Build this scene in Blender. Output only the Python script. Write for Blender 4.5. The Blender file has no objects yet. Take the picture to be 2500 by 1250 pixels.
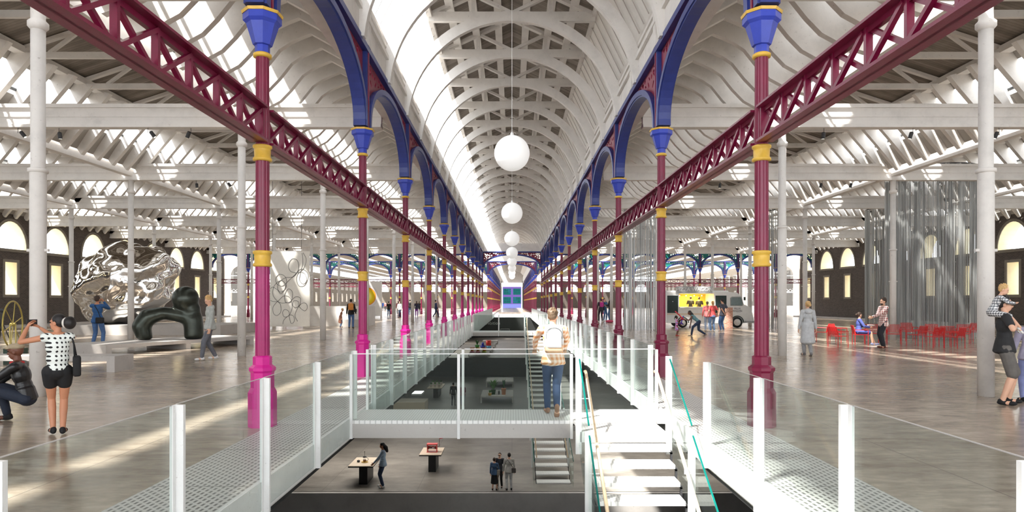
import bpy, math, random
from mathutils import Vector, Matrix
random.seed(7)
SC = bpy.context.scene
COL = SC.collection
PI = math.pi
F, HX, HY, H = 1560.0, 1250.0, 738.0, 1.75      # focal length in pixels, vanishing point, eye height


def gnd(px, py, z=0.0):
    """the point of the level z that is seen at a pixel of the photograph"""
    y = F * (H - z) / (py - HY)
    return Vector(((px - HX) / F * y, y, z))


# ------------------------------------------------------------------ mesh helper
class MB:
    def __init__(s):
        s.v = []
        s.f = []

    def add(s, vs, fs):
        o = len(s.v)
        s.v += [tuple(p) for p in vs]
        s.f += [tuple(i + o for i in f) for f in fs]
        return s

    def poly(s, pts):
        return s.add(pts, [range(len(pts))])

    def box(s, x0, x1, y0, y1, z0, z1):
        return s.add([(x0, y0, z0), (x1, y0, z0), (x1, y1, z0), (x0, y1, z0), (x0, y0, z1), (x1, y0, z1), (x1, y1, z1), (x0, y1, z1)],
                     [(3, 2, 1, 0), (4, 5, 6, 7), (0, 1, 5, 4), (1, 2, 6, 5), (2, 3, 7, 6), (3, 0, 4, 7)])

    def beam(s, p0, p1, w, h, up=(0, 0, 1)):
        p0, p1 = Vector(p0), Vector(p1)
        d = (p1 - p0).normalized()
        a = d.cross(Vector(up))
        if a.length < 1e-4:
            a = d.cross(Vector((1, 0, 0)))
        a.normalize()
        b = a.cross(d)
        a = a * w / 2
        b = b * h / 2
        return s.add([p0 - a - b, p0 + a - b, p0 + a + b, p0 - a + b, p1 - a - b, p1 + a - b, p1 + a + b, p1 - a + b],
                     [(3, 2, 1, 0), (4, 5, 6, 7), (0, 1, 5, 4), (1, 2, 6, 5), (2, 3, 7, 6), (3, 0, 4, 7)])

    def ribbon(s, inner, outer, y0, y1, swap=False):
        """a plate in the XZ plane between two polylines of equal length, thick from y0 to y1 (swap: in the YZ plane)"""
        n = len(inner)
        P = (lambda p, y: (y, p[0], p[1])) if swap else (lambda p, y: (p[0], y, p[1]))
        vs = [P(p, y0) for p in inner] + [P(p, y0) for p in outer] + [P(p, y1) for p in inner] + [P(p, y1) for p in outer]
        fs = []
        for i in range(n - 1):
            a, b, c, d = i, i + 1, n + i + 1, n + i
            fs += [(a, b, c, d), (2 * n + d, 2 * n + c, 2 * n + b, 2 * n + a), (a, 2 * n + a, 2 * n + b, b), (d, c, 2 * n + c, 2 * n + d)]
        fs += [(0, n, 3 * n, 2 * n), (n - 1, 3 * n - 1, 4 * n - 1, 2 * n - 1)]
        return s.add(vs, fs)

    def prism(s, pts, off):
        """a polygon (3-D points) swept along a vector"""
        n = len(pts)
        off = Vector(off)
        vs = [Vector(p) for p in pts]
        vs += [p + off for p in vs]
        return s.add(vs, [tuple(range(n))[::-1], tuple(range(n, 2 * n))] + [(i, (i + 1) % n, n + (i + 1) % n, n + i) for i in range(n)])

    def lathe(s, prof, n=24, c=(0, 0, 0), ph=0.0, ax=None, sq=1.0):
        vs = []
        M = Matrix.Identity(3) if ax is None else Vector((0, 0, 1)).rotation_difference(Vector(ax)).to_matrix()
        c = Vector(c)
        for r, z in prof:
            for i in range(n):
                a = ph + 2 * PI * i / n
                vs.append(c + M @ Vector((r * math.cos(a), r * math.sin(a) * sq, z)))
        fs = []
        for j in range(len(prof) - 1):
            for i in range(n):
                fs.append((j * n + i, j * n + (i + 1) % n, (j + 1) * n + (i + 1) % n, (j + 1) * n + i))
        fs.append(tuple(range(n))[::-1])
        fs.append(tuple(range((len(prof) - 1) * n, len(prof) * n)))
        return s.add(vs, fs)

    def tube(s, pts, r, n=8, closed=False):
        pts = [Vector(p) for p in pts]
        m = len(pts)
        rs = r if isinstance(r, (list, tuple)) else [r] * m
        a = None
        vs = []
        for i, p in enumerate(pts):
            if closed:
                t = pts[(i + 1) % m] - pts[i - 1]
            else:
                t = pts[min(i + 1, m - 1)] - pts[max(i - 1, 0)]
            t.normalize()
            if a is None:
                a = t.cross(Vector((0, 0, 1)))
                if a.length < 1e-3:
                    a = t.cross(Vector((1, 0, 0)))
            a = a - t * a.dot(t)
            a.normalize()
            b = t.cross(a)
            vs += [p + (a * math.cos(2 * PI * k / n) + b * math.sin(2 * PI * k / n)) * rs[i] for k in range(n)]
        fs = []
        for i in range(m if closed else m - 1):
            j = (i + 1) % m
            fs += [(i * n + k, i * n + (k + 1) % n, j * n + (k + 1) % n, j * n + k) for k in range(n)]
        if not closed:
            fs += [tuple(range(n))[::-1], tuple(range((m - 1) * n, m * n))]
        return s.add(vs, fs)

    def ell(s, c, r, M=None, nu=14, nv=9):
        c = Vector(c)
        M = M or Matrix.Identity(3)
        r = (r, r, r) if isinstance(r, (int, float)) else r
        vs = [c + M @ Vector((0, 0, -r[2]))]
        for j in range(1, nv):
            t = PI * j / nv - PI / 2
            for i in range(nu):
                a = 2 * PI * i / nu
                vs.append(c + M @ Vector((r[0] * math.cos(t) * math.cos(a), r[1] * math.cos(t) * math.sin(a), r[2] * math.sin(t))))
        vs.append(c + M @ Vector((0, 0, r[2])))
        fs = [(0, 1 + (i + 1) % nu, 1 + i) for i in range(nu)]
        for j in range(nv - 2):
            fs += [(1 + j * nu + i, 1 + j * nu + (i + 1) % nu, 1 + (j + 1) * nu + (i + 1) % nu, 1 + (j + 1) * nu + i) for i in range(nu)]
        e = len(vs) - 1
        o = 1 + (nv - 2) * nu
        fs += [(e, o + i, o + (i + 1) % nu) for i in range(nu)]
        return s.add(vs, fs)

    def limb(s, pts, rs, n=12):
        """tapered rounded limb: a closed tube and a ball at each joint (fused afterwards by a voxel remesh)"""
        for i in range(len(pts) - 1):
            s.tube([pts[i], pts[i + 1]], [rs[i], rs[i + 1]], n)
        for p, r in zip(pts, rs):
            s.ell(p, r, None, n, 7)
        return s

    def mesh(s, name, mat, smooth=False):
        me = bpy.data.meshes.new(name)
        me.from_pydata(s.v, [], s.f)
        me.update()
        if smooth:
            me.polygons.foreach_set('use_smooth', [True] * len(me.polygons))
        for m in (mat if isinstance(mat, (list, tuple)) else [mat]):
            me.materials.append(m)
        return me

    def build(s, name, mat, parent=None, smooth=False, world=False, label=None):
        o = bpy.data.objects.new(name, s.mesh(name, mat, smooth))
        COL.objects.link(o)
        if parent is not None:
            o.parent = parent
            if world:
                o.matrix_parent_inverse = parent_matrix(parent).inverted()
        if label:
            o['label'] = label
        return o


def parent_matrix(o):
    m = o.matrix_basis.copy()
    if o.parent is not None:
        m = parent_matrix(o.parent) @ o.matrix_parent_inverse @ m
    return m


def tag(o, label=None, cat=None, group=None, kind=None):
    if label:
        o['label'] = label
    if cat:
        o['category'] = cat
    if group:
        o['group'] = group
    if kind:
        o['kind'] = kind
    return o


def thing(name, label, cat, loc=(0, 0, 0), rz=0.0, group=None):
    o = bpy.data.objects.new(name, None)
    o.empty_display_size = 0.1
    COL.objects.link(o)
    o.location = loc
    o.rotation_euler = (0, 0, rz)
    return tag(o, label, cat, group)


def struct(name, mb, mat, **k):
    return tag(mb.build(name, mat, **k), kind='structure')


def dup(o, loc=None, rz=None, label=None, group=None, parent=None):
    c = o.copy()
    COL.objects.link(c)
    if parent is not None:
        c.parent = parent
    for ch in list(o.children):
        dup(ch, parent=c)
    if loc is not None:
        c.location = loc
    if rz is not None:
        c.rotation_euler = (0, 0, rz)
    if label:
        c['label'] = label
    if group:
        c['group'] = group
    return c


ORD = ('first second third fourth fifth sixth seventh eighth ninth tenth eleventh twelfth thirteenth fourteenth fifteenth sixteenth '
       'seventeenth eighteenth nineteenth twentieth twenty-first twenty-second twenty-third twenty-fourth twenty-fifth twenty-sixth '
       'twenty-seventh twenty-eighth twenty-ninth thirtieth').split()

# ------------------------------------------------------------------ materials


def lin(c):
    return tuple(((x / 255) / 12.92 if x <= 10 else ((x / 255 + 0.055) / 1.055) ** 2.4) for x in c)


class NT:
    def __init__(s, name):
        s.m = bpy.data.materials.new(name)
        s.m.use_nodes = True
        s.t = s.m.node_tree
        s.t.nodes.clear()
        s.out = s.t.nodes.new('ShaderNodeOutputMaterial')

    def n(s, typ, **k):
        x = s.t.nodes.new(typ)
        for a, b in k.items():
            if a in x.inputs:
                s.set(x, a, b)
            else:
                setattr(x, a, b)
        return x

    def set(s, node, inp, val):
        if hasattr(val, 'is_output'):
            s.t.links.new(val, node.inputs[inp])
        else:
            node.inputs[inp].default_value = val

    def math(s, op, a, b=0.0, c=0.0):
        x = s.t.nodes.new('ShaderNodeMath')
        x.operation = op
        for i, v in enumerate((a, b, c)):
            s.set(x, i, v)
        return x.outputs[0]

    def mix(s, fac, a, b):
        x = s.t.nodes.new('ShaderNodeMix')
        x.data_type = 'RGBA'
        s.set(x, 0, fac)
        for i, v in ((6, a), (7, b)):
            if isinstance(v, tuple) and len(v) == 3:
                v = v + (1,)
            s.set(x, i, v)
        return x.outputs[2]

    def ramp(s, fac, stops):
        x = s.t.nodes.new('ShaderNodeValToRGB')
        e = x.color_ramp.elements
        while len(e) < len(stops):
            e.new(0.5)
        for i, (p, c) in enumerate(stops):
            e[i].position = p
            e[i].color = tuple(c) + (1,) if len(c) == 3 else c
        s.set(x, 0, fac)
        return x.outputs[0]

    def coord(s, kind='Object', scale=(1, 1, 1)):
        tc = s.t.nodes.new('ShaderNodeTexCoord')
        mp = s.t.nodes.new('ShaderNodeMapping')
        s.t.links.new(tc.outputs[kind], mp.inputs[0])
        mp.inputs['Scale'].default_value = scale
        return mp.outputs[0]

    def wpos(s, scale=(1, 1, 1)):
        g = s.t.nodes.new('ShaderNodeNewGeometry')
        mp = s.t.nodes.new('ShaderNodeMapping')
        s.t.links.new(g.outputs['Position'], mp.inputs[0])
        mp.inputs['Scale'].default_value = scale
        return mp.outputs[0]

    def noise(s, vec, scale, detail=4, rough=0.55):
        x = s.t.nodes.new('ShaderNodeTexNoise')
        s.t.links.new(vec, x.inputs['Vector'])
        x.inputs['Scale'].default_value = scale
        x.inputs['Detail'].default_value = detail
        x.inputs['Roughness'].default_value = rough
        return x.outputs[0]

    def xyz(s, vec):
        x = s.t.nodes.new('ShaderNodeSeparateXYZ')
        s.t.links.new(vec, x.inputs[0])
        return x.outputs

    def surf(s, col, rough=0.6, metal=0.0, bump=None, bs=0.2, spec=0.5, **k):
        p = s.t.nodes.new('ShaderNodeBsdfPrincipled')
        if isinstance(col, tuple) and len(col) == 3:
            col = col + (1,)
        s.set(p, 'Base Color', col)
        s.set(p, 'Roughness', rough)
        s.set(p, 'Metallic', metal)
        s.set(p, 'Specular IOR Level', spec)
        for a, b in k.items():
            s.set(p, a, b)
        if bump is not None:
            b = s.t.nodes.new('ShaderNodeBump')
            b.inputs['Strength'].default_value = bs
            b.inputs['Distance'].default_value = 0.02
            s.t.links.new(bump, b.inputs['Height'])
            s.t.links.new(b.outputs[0], p.inputs['Normal'])
        s.t.links.new(p.outputs[0], s.out.inputs[0])
        return s.m


def paint(name, rgb, rough=0.5, metal=0.0, var=0.12, scale=6.0, bump=0.0, spec=0.5):
    """a paint or fabric with a faint mottle of its own"""
    t = NT(name)
    c = lin(rgb)
    v = t.coord('Object')
    f = t.noise(v, scale, 3)
    lo = tuple(x * (1 - var) for x in c)
    hi = tuple(min(1, x * (1 + var)) for x in c)
    col = t.ramp(f, [(0.3, lo), (0.7, hi)])
    return t.surf(col, rough, metal, t.noise(v, scale * 14, 2) if bump else None, bump, spec)


def concrete(name, rgb, dark=0.72, rough=0.75, scale=1.6, bs=0.15):
    """mottled white or grey concrete with darker specks"""
    t = NT(name)
    v = t.wpos()
    c = lin(rgb)
    a = t.noise(v, scale, 6, 0.65)
    b = t.noise(v, scale * 7, 4, 0.7)
    col = t.ramp(a, [(0.28, tuple(x * dark for x in c)), (0.5, c), (0.75, tuple(min(1, x * 1.06) for x in c))])
    sp = t.ramp(b, [(0.26, (0.62, 0.6, 0.58)), (0.36, (1, 1, 1))])
    mx = t.t.nodes.new('ShaderNodeMix')
    mx.data_type = 'RGBA'
    mx.blend_type = 'MULTIPLY'
    mx.inputs[0].default_value = 1.0
    t.t.links.new(col, mx.inputs[6])
    t.t.links.new(sp, mx.inputs[7])
    return t.surf(mx.outputs[2], rough, 0, b, bs, 0.35)


M = {}
M['white'] = concrete('white_concrete', (226, 222, 217), 0.86)
M['wall_white'] = concrete('white_plaster', (232, 229, 224), 0.92)
M['bench'] = concrete('pale_concrete', (190, 185, 180), 0.85)
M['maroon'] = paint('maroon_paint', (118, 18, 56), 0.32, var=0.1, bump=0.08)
M['maroon_low'] = paint('raspberry_shaft', (156, 18, 94), 0.32, var=0.1, bump=0.08)
M['magenta'] = paint('magenta_pedestal', (204, 20, 138), 0.35, var=0.06)
M['red_iron'] = paint('red_iron_paint', (134, 34, 62), 0.45, var=0.15)
M['blue'] = paint('cobalt_paint', (48, 66, 172), 0.4, var=0.1, bump=0.1)
M['navy'] = paint('navy_paint', (44, 58, 128), 0.4, var=0.1)
M['gold'] = paint('gold_paint', (214, 172, 66), 0.42, var=0.12, bump=0.1)
M['teal'] = paint('teal_paint', (18, 120, 112), 0.45, var=0.1)
M['black'] = paint('black_metal', (22, 22, 24), 0.45)
M['charcoal'] = paint('charcoal', (50, 50, 52), 0.6)
M['post'] = concrete('post_white', (234, 233, 231), 0.94, 0.5, 3.0)
M['steel_white'] = paint('white_steel', (236, 236, 234), 0.4, var=0.04)
M['teal_edge'] = paint('glass_edge_teal', (10, 96, 88), 0.2)


def floor_mat(name, ca, cb, r0=0.16, r1=0.4, joint=0.0, jx=3.0):
    t = NT(name)
    v = t.wpos((0.55, 0.9, 1))
    a = t.noise(v, 0.8, 7, 0.68)
    b = t.noise(t.wpos((2.0, 5, 1)), 1.3, 6, 0.72)
    f = t.math('ADD', t.math('MULTIPLY', a, 0.6), t.math('MULTIPLY', b, 0.4))
    col = t.ramp(f, [(0.36, lin(ca)), (0.62, lin(cb))])
    if joint:
        x, y, z = t.xyz(t.wpos())
        jm = None
        for s, w in ((x, jx), (y, jx)):
            d = t.math('ABSOLUTE', t.math('SUBTRACT', t.math('FRACT', t.math('DIVIDE', s, w)), 0.5))
            g = t.math('GREATER_THAN', d, 0.5 - joint / w)
            jm = g if jm is None else t.math('MAXIMUM', jm, g)
        col = t.mix(t.math('MULTIPLY', jm, 0.55), col, (0.06, 0.055, 0.05))
    rr = t.ramp(b, [(0.3, (r0,) * 3), (0.7, (r1,) * 3)])
    return t.surf(col, rr, 0, a, 0.04, 0.55)


M['floor'] = floor_mat('polished_concrete_floor', (126, 109, 94), (194, 179, 162), 0.13, 0.27, 0.006, 4.49)
M['floor_low'] = floor_mat('lower_concrete_floor', (104, 99, 92), (162, 155, 146), 0.3, 0.55, 0.008, 3.2)
M['floor_dark'] = floor_mat('dark_lower_floor', (74, 72, 69), (112, 109, 105), 0.3, 0.5)
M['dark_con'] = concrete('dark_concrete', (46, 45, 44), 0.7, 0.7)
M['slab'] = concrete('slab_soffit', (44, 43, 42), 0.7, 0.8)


def grate_mat(name, rgb, pitch=0.055, dk=(126, 124, 121)):
    """punched metal planking: rows of dark slots"""
    t = NT(name)
    x, y, z = t.xyz(t.wpos())
    fx = t.math('FRACT', t.math('DIVIDE', x, pitch))
    row = t.math('FLOOR', t.math('DIVIDE', x, pitch))
    fy = t.math('FRACT', t.math('ADD', t.math('DIVIDE', y, pitch * 1.7), t.math('MULTIPLY', row, 0.5)))
    a = t.math('LESS_THAN', t.math('ABSOLUTE', t.math('SUBTRACT', fx, 0.5)), 0.22)
    b = t.math('LESS_THAN', t.math('ABSOLUTE', t.math('SUBTRACT', fy, 0.5)), 0.33)
    hole = t.math('MULTIPLY', a, b)
    seam = t.math('GREATER_THAN', t.math('FRACT', t.math('DIVIDE', y, 1.518)), 0.99)
    c = t.mix(t.math('MAXIMUM', hole, seam), lin(rgb), lin(dk))
    return t.surf(c, 0.45, 0.0, hole, -0.3)


M['grate'] = grate_mat('punched_metal_planks', (212, 209, 205))
M['tread'] = grate_mat('punched_white_treads', (240, 239, 236), 0.04, (204, 203, 200))


def board_mat(name, ca, cb, w=0.12, axis=0):
    """boarding with dark joints"""
    t = NT(name)
    p = t.xyz(t.wpos())
    q = t.math('DIVIDE', p[axis], w)
    fr = t.math('FRACT', q)
    seam = t.math('LESS_THAN', fr, 0.1)
    nz = t.noise(t.wpos((0.6, 0.6, 0.6)), 2.0, 5, 0.6)
    wn = t.n('ShaderNodeTexWhiteNoise', noise_dimensions='1D')
    t.t.links.new(t.math('FLOOR', q), wn.inputs['W'])
    f = t.math('ADD', t.math('MULTIPLY', nz, 0.7), t.math('MULTIPLY', wn.outputs[0], 0.3))
    c = t.ramp(f, [(0.3, lin(ca)), (0.7, lin(cb))])
    c = t.mix(t.math('MULTIPLY', seam, 0.55), c, tuple(x * 0.3 for x in lin(ca)))
    return t.surf(c, 0.75, 0, None)


M['boards'] = board_mat('grey_timber_boards', (108, 99, 90), (150, 141, 131), 0.13, 1)
M['boards_x'] = board_mat('grey_timber_boards_across', (142, 133, 124), (184, 175, 166), 0.13, 0)
M['soffit'] = concrete('pale_roof_boarding', (166, 161, 154), 0.86)


def brick_mat(name, ax):
    t = NT(name)
    p = t.xyz(t.wpos())
    cv = t.n('ShaderNodeCombineXYZ')
    t.t.links.new(p[ax], cv.inputs[0])
    t.t.links.new(p[2], cv.inputs[1])
    b = t.n('ShaderNodeTexBrick')
    t.t.links.new(cv.outputs[0], b.inputs['Vector'])
    b.inputs['Color1'].default_value = lin((92, 80, 72)) + (1,)
    b.inputs['Color2'].default_value = lin((64, 55, 50)) + (1,)
    b.inputs['Mortar'].default_value = lin((104, 97, 90)) + (1,)
    b.inputs['Scale'].default_value = 1.0
    b.inputs['Brick Width'].default_value = 0.26
    b.inputs['Row Height'].default_value = 0.09
    b.inputs['Mortar Size'].default_value = 0.012
    nz = t.noise(t.wpos(), 0.9, 5, 0.6)
    c = t.mix(t.math('MULTIPLY', nz, 0.45), b.outputs[0], lin((58, 52, 48)))
    return t.surf(c, 0.85, 0, b.outputs[1], -0.2)


M['brick'] = brick_mat('dark_brick', 1)
M['brick_x'] = brick_mat('dark_brick_across', 0)
M['brick_far'] = concrete('grey_brown_brick', (132, 124, 114), 0.85)
M['stone'] = concrete('stone_surround', (128, 120, 108), 0.85)
M['cream'] = concrete('cream_reveal', (232, 222, 190), 0.9)


def glass_mat(name, tint, refl=0.05, rough=0.0, haze=0.0):
    """clear sheet glass: tinted see-through with a mirror glint that grows at grazing angles"""
    t = NT(name)
    tr = t.n('ShaderNodeBsdfTransparent')
    tr.inputs[0].default_value = tint + (1,)
    gl = t.n('ShaderNodeBsdfGlossy')
    gl.inputs['Color'].default_value = (0.95, 1, 0.98, 1)
    gl.inputs['Roughness'].default_value = rough
    lw = t.n('ShaderNodeLayerWeight')
    lw.inputs[0].default_value = 0.35
    fac = t.math('ADD', t.math('MULTIPLY', t.math('POWER', lw.outputs['Facing'], 3.0), 0.35), refl)
    mx = t.n('ShaderNodeMixShader')
    t.t.links.new(fac, mx.inputs[0])
    t.t.links.new(tr.outputs[0], mx.inputs[1])
    t.t.links.new(gl.outputs[0], mx.inputs[2])
    o = mx.outputs[0]
    if haze:
        df = t.n('ShaderNodeBsdfDiffuse')
        df.inputs[0].default_value = (0.8, 0.84, 0.82, 1)
        m2 = t.n('ShaderNodeMixShader')
        m2.inputs[0].default_value = haze
        t.t.links.new(o, m2.inputs[1])
        t.t.links.new(df.outputs[0], m2.inputs[2])
        o = m2.outputs[0]
    t.t.links.new(o, t.out.inputs[0])
    return t.m


M['glass'] = glass_mat('balustrade_glass', (0.89, 0.92, 0.91), 0.004, 0.0, 0.008)
M['pane'] = glass_mat('roof_glazing', (0.97, 0.985, 0.99), 0.02)
M['win'] = glass_mat('window_glass', (0.96, 0.98, 1.0), 0.03)


def lamp_mat(name, rgb, s):
    t = NT(name)
    e = t.n('ShaderNodeEmission')
    e.inputs[0].default_value = rgb + (1,)
    e.inputs[1].default_value = s
    t.t.links.new(e.outputs[0], t.out.inputs[0])
    return t.m


t = NT('lit_opal_globe')
M['globe'] = t.surf((.86, .86, .85), .5, **{'Emission Color': (1, .99, .97, 1), 'Emission Strength': .22})
# ================================================================== the setting
XN, D1, S = 3.53, 9.04, 6.07           # nave columns: half width, first pair, spacing
XC, YC, T = 8.84, 11.92, 8.98          # white columns: first row, first, spacing
ROWS = [XC, XC + T, XC + 2 * T]
XW = XC + 3 * T - 0.08                 # side walls
Y0, Y1 = -9.0, 77.5                    # main hall along the nave
YA = 97.0                              # far side of the cross avenue
YE = 200.0                             # far end
VX = 2.42                              # half width of the floor opening
SIDES = ((-1, 'sculpture side'), (1, 'food truck side'))

# floors
mb = MB()
for s in (-1, 1):
    a, b = sorted((s * 3.43, s * 46))
    mb.box(a, b, Y0, YE, -0.3, 0)
mb.box(-3.43, 3.43, 112, YE, -0.3, 0)
mb.box(-3.43, 3.43, Y0, -2.5, -0.3, 0)
struct('floor', mb, M['floor'])
for s in (-1, 1):
    a, b = sorted((s * VX, s * 3.43))
    struct('floor', MB().box(a, b, -2.5, 112, -0.3, 0.002), M['grate'])
# edge of the opening: white channel on the slab face
for s, nm in SIDES:
    a, b = sorted((s * (VX - 0.02), s * (VX + 0.02)))
    struct('trim_1', MB().box(a, b, -2.5, 112, -0.27, 0.03), M['post'])
# lower hall
ZL = -4.6
struct('floor', MB().box(-9.5, 9.5, 21.4, 31.5, ZL - 0.5, ZL), M['floor_low'])
struct('floor', MB().box(-9.5, 9.5, 31.5, 54.7, ZL - 0.5, ZL), M['floor_dark'])
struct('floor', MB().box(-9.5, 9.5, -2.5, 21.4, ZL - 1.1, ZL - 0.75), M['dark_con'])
struct('trim_2', MB().box(-9.5, 9.5, 21.25, 21.45, ZL - 0.8, ZL + 0.0), M['bench'])
struct('floor', MB().box(-9.5, 9.5, 54.75, 87, ZL - 0.5, -3.02), M['floor_low'])
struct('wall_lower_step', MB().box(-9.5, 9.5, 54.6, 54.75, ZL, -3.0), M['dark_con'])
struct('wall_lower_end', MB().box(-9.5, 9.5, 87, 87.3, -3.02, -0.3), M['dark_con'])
for s in (-1, 1):
    a, b = sorted((s * 9.5, s * 9.8))
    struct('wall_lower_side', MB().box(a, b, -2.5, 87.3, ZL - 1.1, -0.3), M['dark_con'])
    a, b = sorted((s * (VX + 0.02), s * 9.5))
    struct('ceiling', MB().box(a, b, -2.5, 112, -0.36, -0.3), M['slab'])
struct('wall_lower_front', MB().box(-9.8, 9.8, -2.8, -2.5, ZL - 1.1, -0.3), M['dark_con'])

# ------------------------------------------------------------------ walls with arched windows
WN = [0]


def wall_windows(side):
    """long brick wall at X = side*XW with a bay of two windows every T/2; the reveals run outwards"""
    x = side * XW
    xo = x + side * 1.1
    mb = MB()
    bay = T / 2
    n = int((Y1 + 1.5 - 6) / bay)
    ys = 50.0 - 10 * bay
    zt = 8.3
    q = lambda *p: mb.poly([(x, a, b) for a, b in p])
    yend = ys
    for i in range(17):
        c = ys + i * bay
        a, b = c - bay / 2, c + bay / 2
        yend = b
        q((a, 0), (b, 0), (b, 2.3), (a, 2.3))
        w = 0.55
        q((a, 2.3), (c - w, 2.3), (c - w, 4.6), (a, 4.6))
        q((c + w, 2.3), (b, 2.3), (b, 4.6), (c + w, 4.6))
        q((a, 4.6), (b, 4.6), (b, 5.55), (a, 5.55))
        r, zb = 1.45, 5.55
        arc = [(c - r * math.cos(PI * k / 16), zb + 1.35 * r * math.sin(PI * k / 16) * 1.0) for k in range(17)]
        zc = 7.6
        q((a, zb), (c - r, zb), (c - r, zc), (a, zc))
        q((c + r, zb), (b, zb), (b, zc), (c + r, zc))
        for k in range(16):
            p0, p1 = arc[k], arc[k + 1]
            q(p0, p1, (p1[0], zc), (p0[0], zc))
        q((a, zc), (b, zc), (b, zt), (a, zt))
        # the two windows of this bay
        for kind, out in (('rect', [(c - w, 2.3), (c - w, 4.6), (c + w, 4.6), (c + w, 2.3)]), ('arch', arc)):
            WN[0] += 1
            win = bpy.data.objects.new('window_%d' % WN[0], None)
            COL.objects.link(win)
            win.location = (x, c, out[0][1])
            tag(win, kind='structure')
            rv = MB()
            m = len(out)
            for k in range(m):
                p0, p1 = out[k], out[(k + 1) % m]
                rv.poly([(x, *p0), (x, *p1), (xo, *p1), (xo, *p0)])
            rv.build('reveal', M['cream'], win, world=True)
            sr = MB()
            cz = sum(p[1] for p in out) / m
            ou = []
            for p in out:
                d = Vector((p[0] - c, (p[1] - cz)))
                if kind == 'rect':
                    ou.append((p[0] + math.copysign(0.2, d.x), p[1] + math.copysign(0.2, d.y)))
                else:
                    d2 = Vector((p[0] - c, p[1] - zb + 0.0001)).normalized()
                    ou.append((p[0] + d2.x * 0.2, max(zb - 0.2, p[1] + d2.y * 0.2)))
            xs = x - side * 0.05
            for k in range(m if kind == 'rect' else m - 1):
                k1 = (k + 1) % m
                sr.poly([(xs, *out[k]), (xs, *out[k1]), (xs, *ou[k1]), (xs, *ou[k])])
                sr.poly([(x, *out[k]), (x, *out[k1]), (xs, *out[k1]), (xs, *out[k])])
                sr.poly([(x, *ou[k]), (x, *ou[k1]), (xs, *ou[k1]), (xs, *ou[k])])
            if kind == 'arch':
                sr.box(min(x, xs), max(x, xs), c - r - 0.2, c + r + 0.2, zb - 0.2, zb)
            sr.build('surround', M['stone'], win, world=True)
            MB().poly([(xo - side * 0.1, *p) for p in out]).build('pane', M['win'], win, world=True)
    for a, b in ((Y0, ys - bay / 2), (yend, Y1 + 1)):
        if b > a:
            q((a, 0), (b, 0), (b, zt), (a, zt))
    struct('wall_left' if side < 0 else 'wall_right', mb, M['brick'])
    a, b = sorted((x - side * 0.3, x + side * 0.2))
    struct('trim_3', MB().box(a, b, Y0, Y1, zt, zt + 0.35), M['white'])
    a, b = sorted((x - side * 1.6, x - side * 0.02))
    struct('trim_4', MB().box(a, b, Y0, Y1, 0, 0.14), M['bench'])


for s in (-1, 1):
    wall_windows(s)
struct('wall_back', MB().box(-XW - 1, XW + 1, Y0 - 0.3, Y0, 0, 1.2), M['wall_white'])
for i in range(10):                          # glazed gable added unseen behind the viewer, letting in frontal skylight
    a = -XW + 2 * XW * i / 10
    b = a + 2 * XW / 10
    WN[0] += 1
    struct('window_%d' % WN[0], MB().poly([(a, Y0, 1.2), (b, Y0, 1.2), (b, Y0, 7.4), (a, Y0, 7.4)]), M['pane'])
    struct('trim_14', MB().box(a - .2, a + .2, Y0 - .2, Y0 + .1, 1.2, 7.6), M['white'])


def far_window(cx, y, w, zb, zt, name='arched'):
    """tall arched window of the avenue gable"""
    WN[0] += 1
    win = bpy.data.objects.new('window_%d' % WN[0], None)
    COL.objects.link(win)
    win.location = (cx, y, zb)
    tag(win, kind='structure')
    r = w / 2
    pts = [(cx - r, zb)] + [(cx - r * math.cos(PI * k / 12), zt - r + r * math.sin(PI * k / 12)) for k in range(13)] + [(cx + r, zb)]
    fr = MB()
    fr.tube([(px, y, pz) for px, pz in pts], 0.12, 6)
    fr.build('frame', M['steel_white'], win, world=True)
    b = MB()
    b.beam((cx, y, zb), (cx, y, zt), 0.1, 0.1)
    for z in (zb + (zt - zb) * 0.33, zt - r):
        b.beam((cx - r, y, z), (cx + r, y, z), 0.1, 0.1)
    for i in range(6):
        x0 = cx - r + w * i / 6
        zz = zb + (zt - zb) * 0.33
        b.beam((x0, y, zz), (x0 + w / 6, y, zz + 0.5), 0.04, 0.04)
        b.beam((x0, y, zz + 0.5), (x0 + w / 6, y, zz), 0.04, 0.04)
    b.build('muntin', M['steel_white'], win, world=True)
    MB().poly([(px, y + 0.1, pz) for px, pz in pts]).build('pane', M['win'], win, world=True)
    return pts


def gable(x0, x1, y, wins, zt, mat, name):
    """wall across at y with arched openings (cx, w, zb, zt)"""
    mb = MB()
    cur = x0
    q = lambda *p: mb.poly([(a, y, b) for a, b in p])
    for cx, w, zb, zh in wins:
        r = w / 2
        q((cur, 0), (cx - r, 0), (cx - r, zt), (cur, zt))
        if zb > 0:
            q((cx - r, 0), (cx + r, 0), (cx + r, zb), (cx - r, zb))
        arc = [(cx - r * math.cos(PI * k / 12), zh - r + r * math.sin(PI * k / 12)) for k in range(13)]
        for k in range(12):
            q(arc[k], arc[k + 1], (arc[k + 1][0], zt), (arc[k][0], zt))
        far_window(cx, y, w, zb, zh)
        cur = cx + r
    q((cur, 0), (x1, 0), (x1, zt), (cur, zt))
    struct(name, mb, mat)


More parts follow.
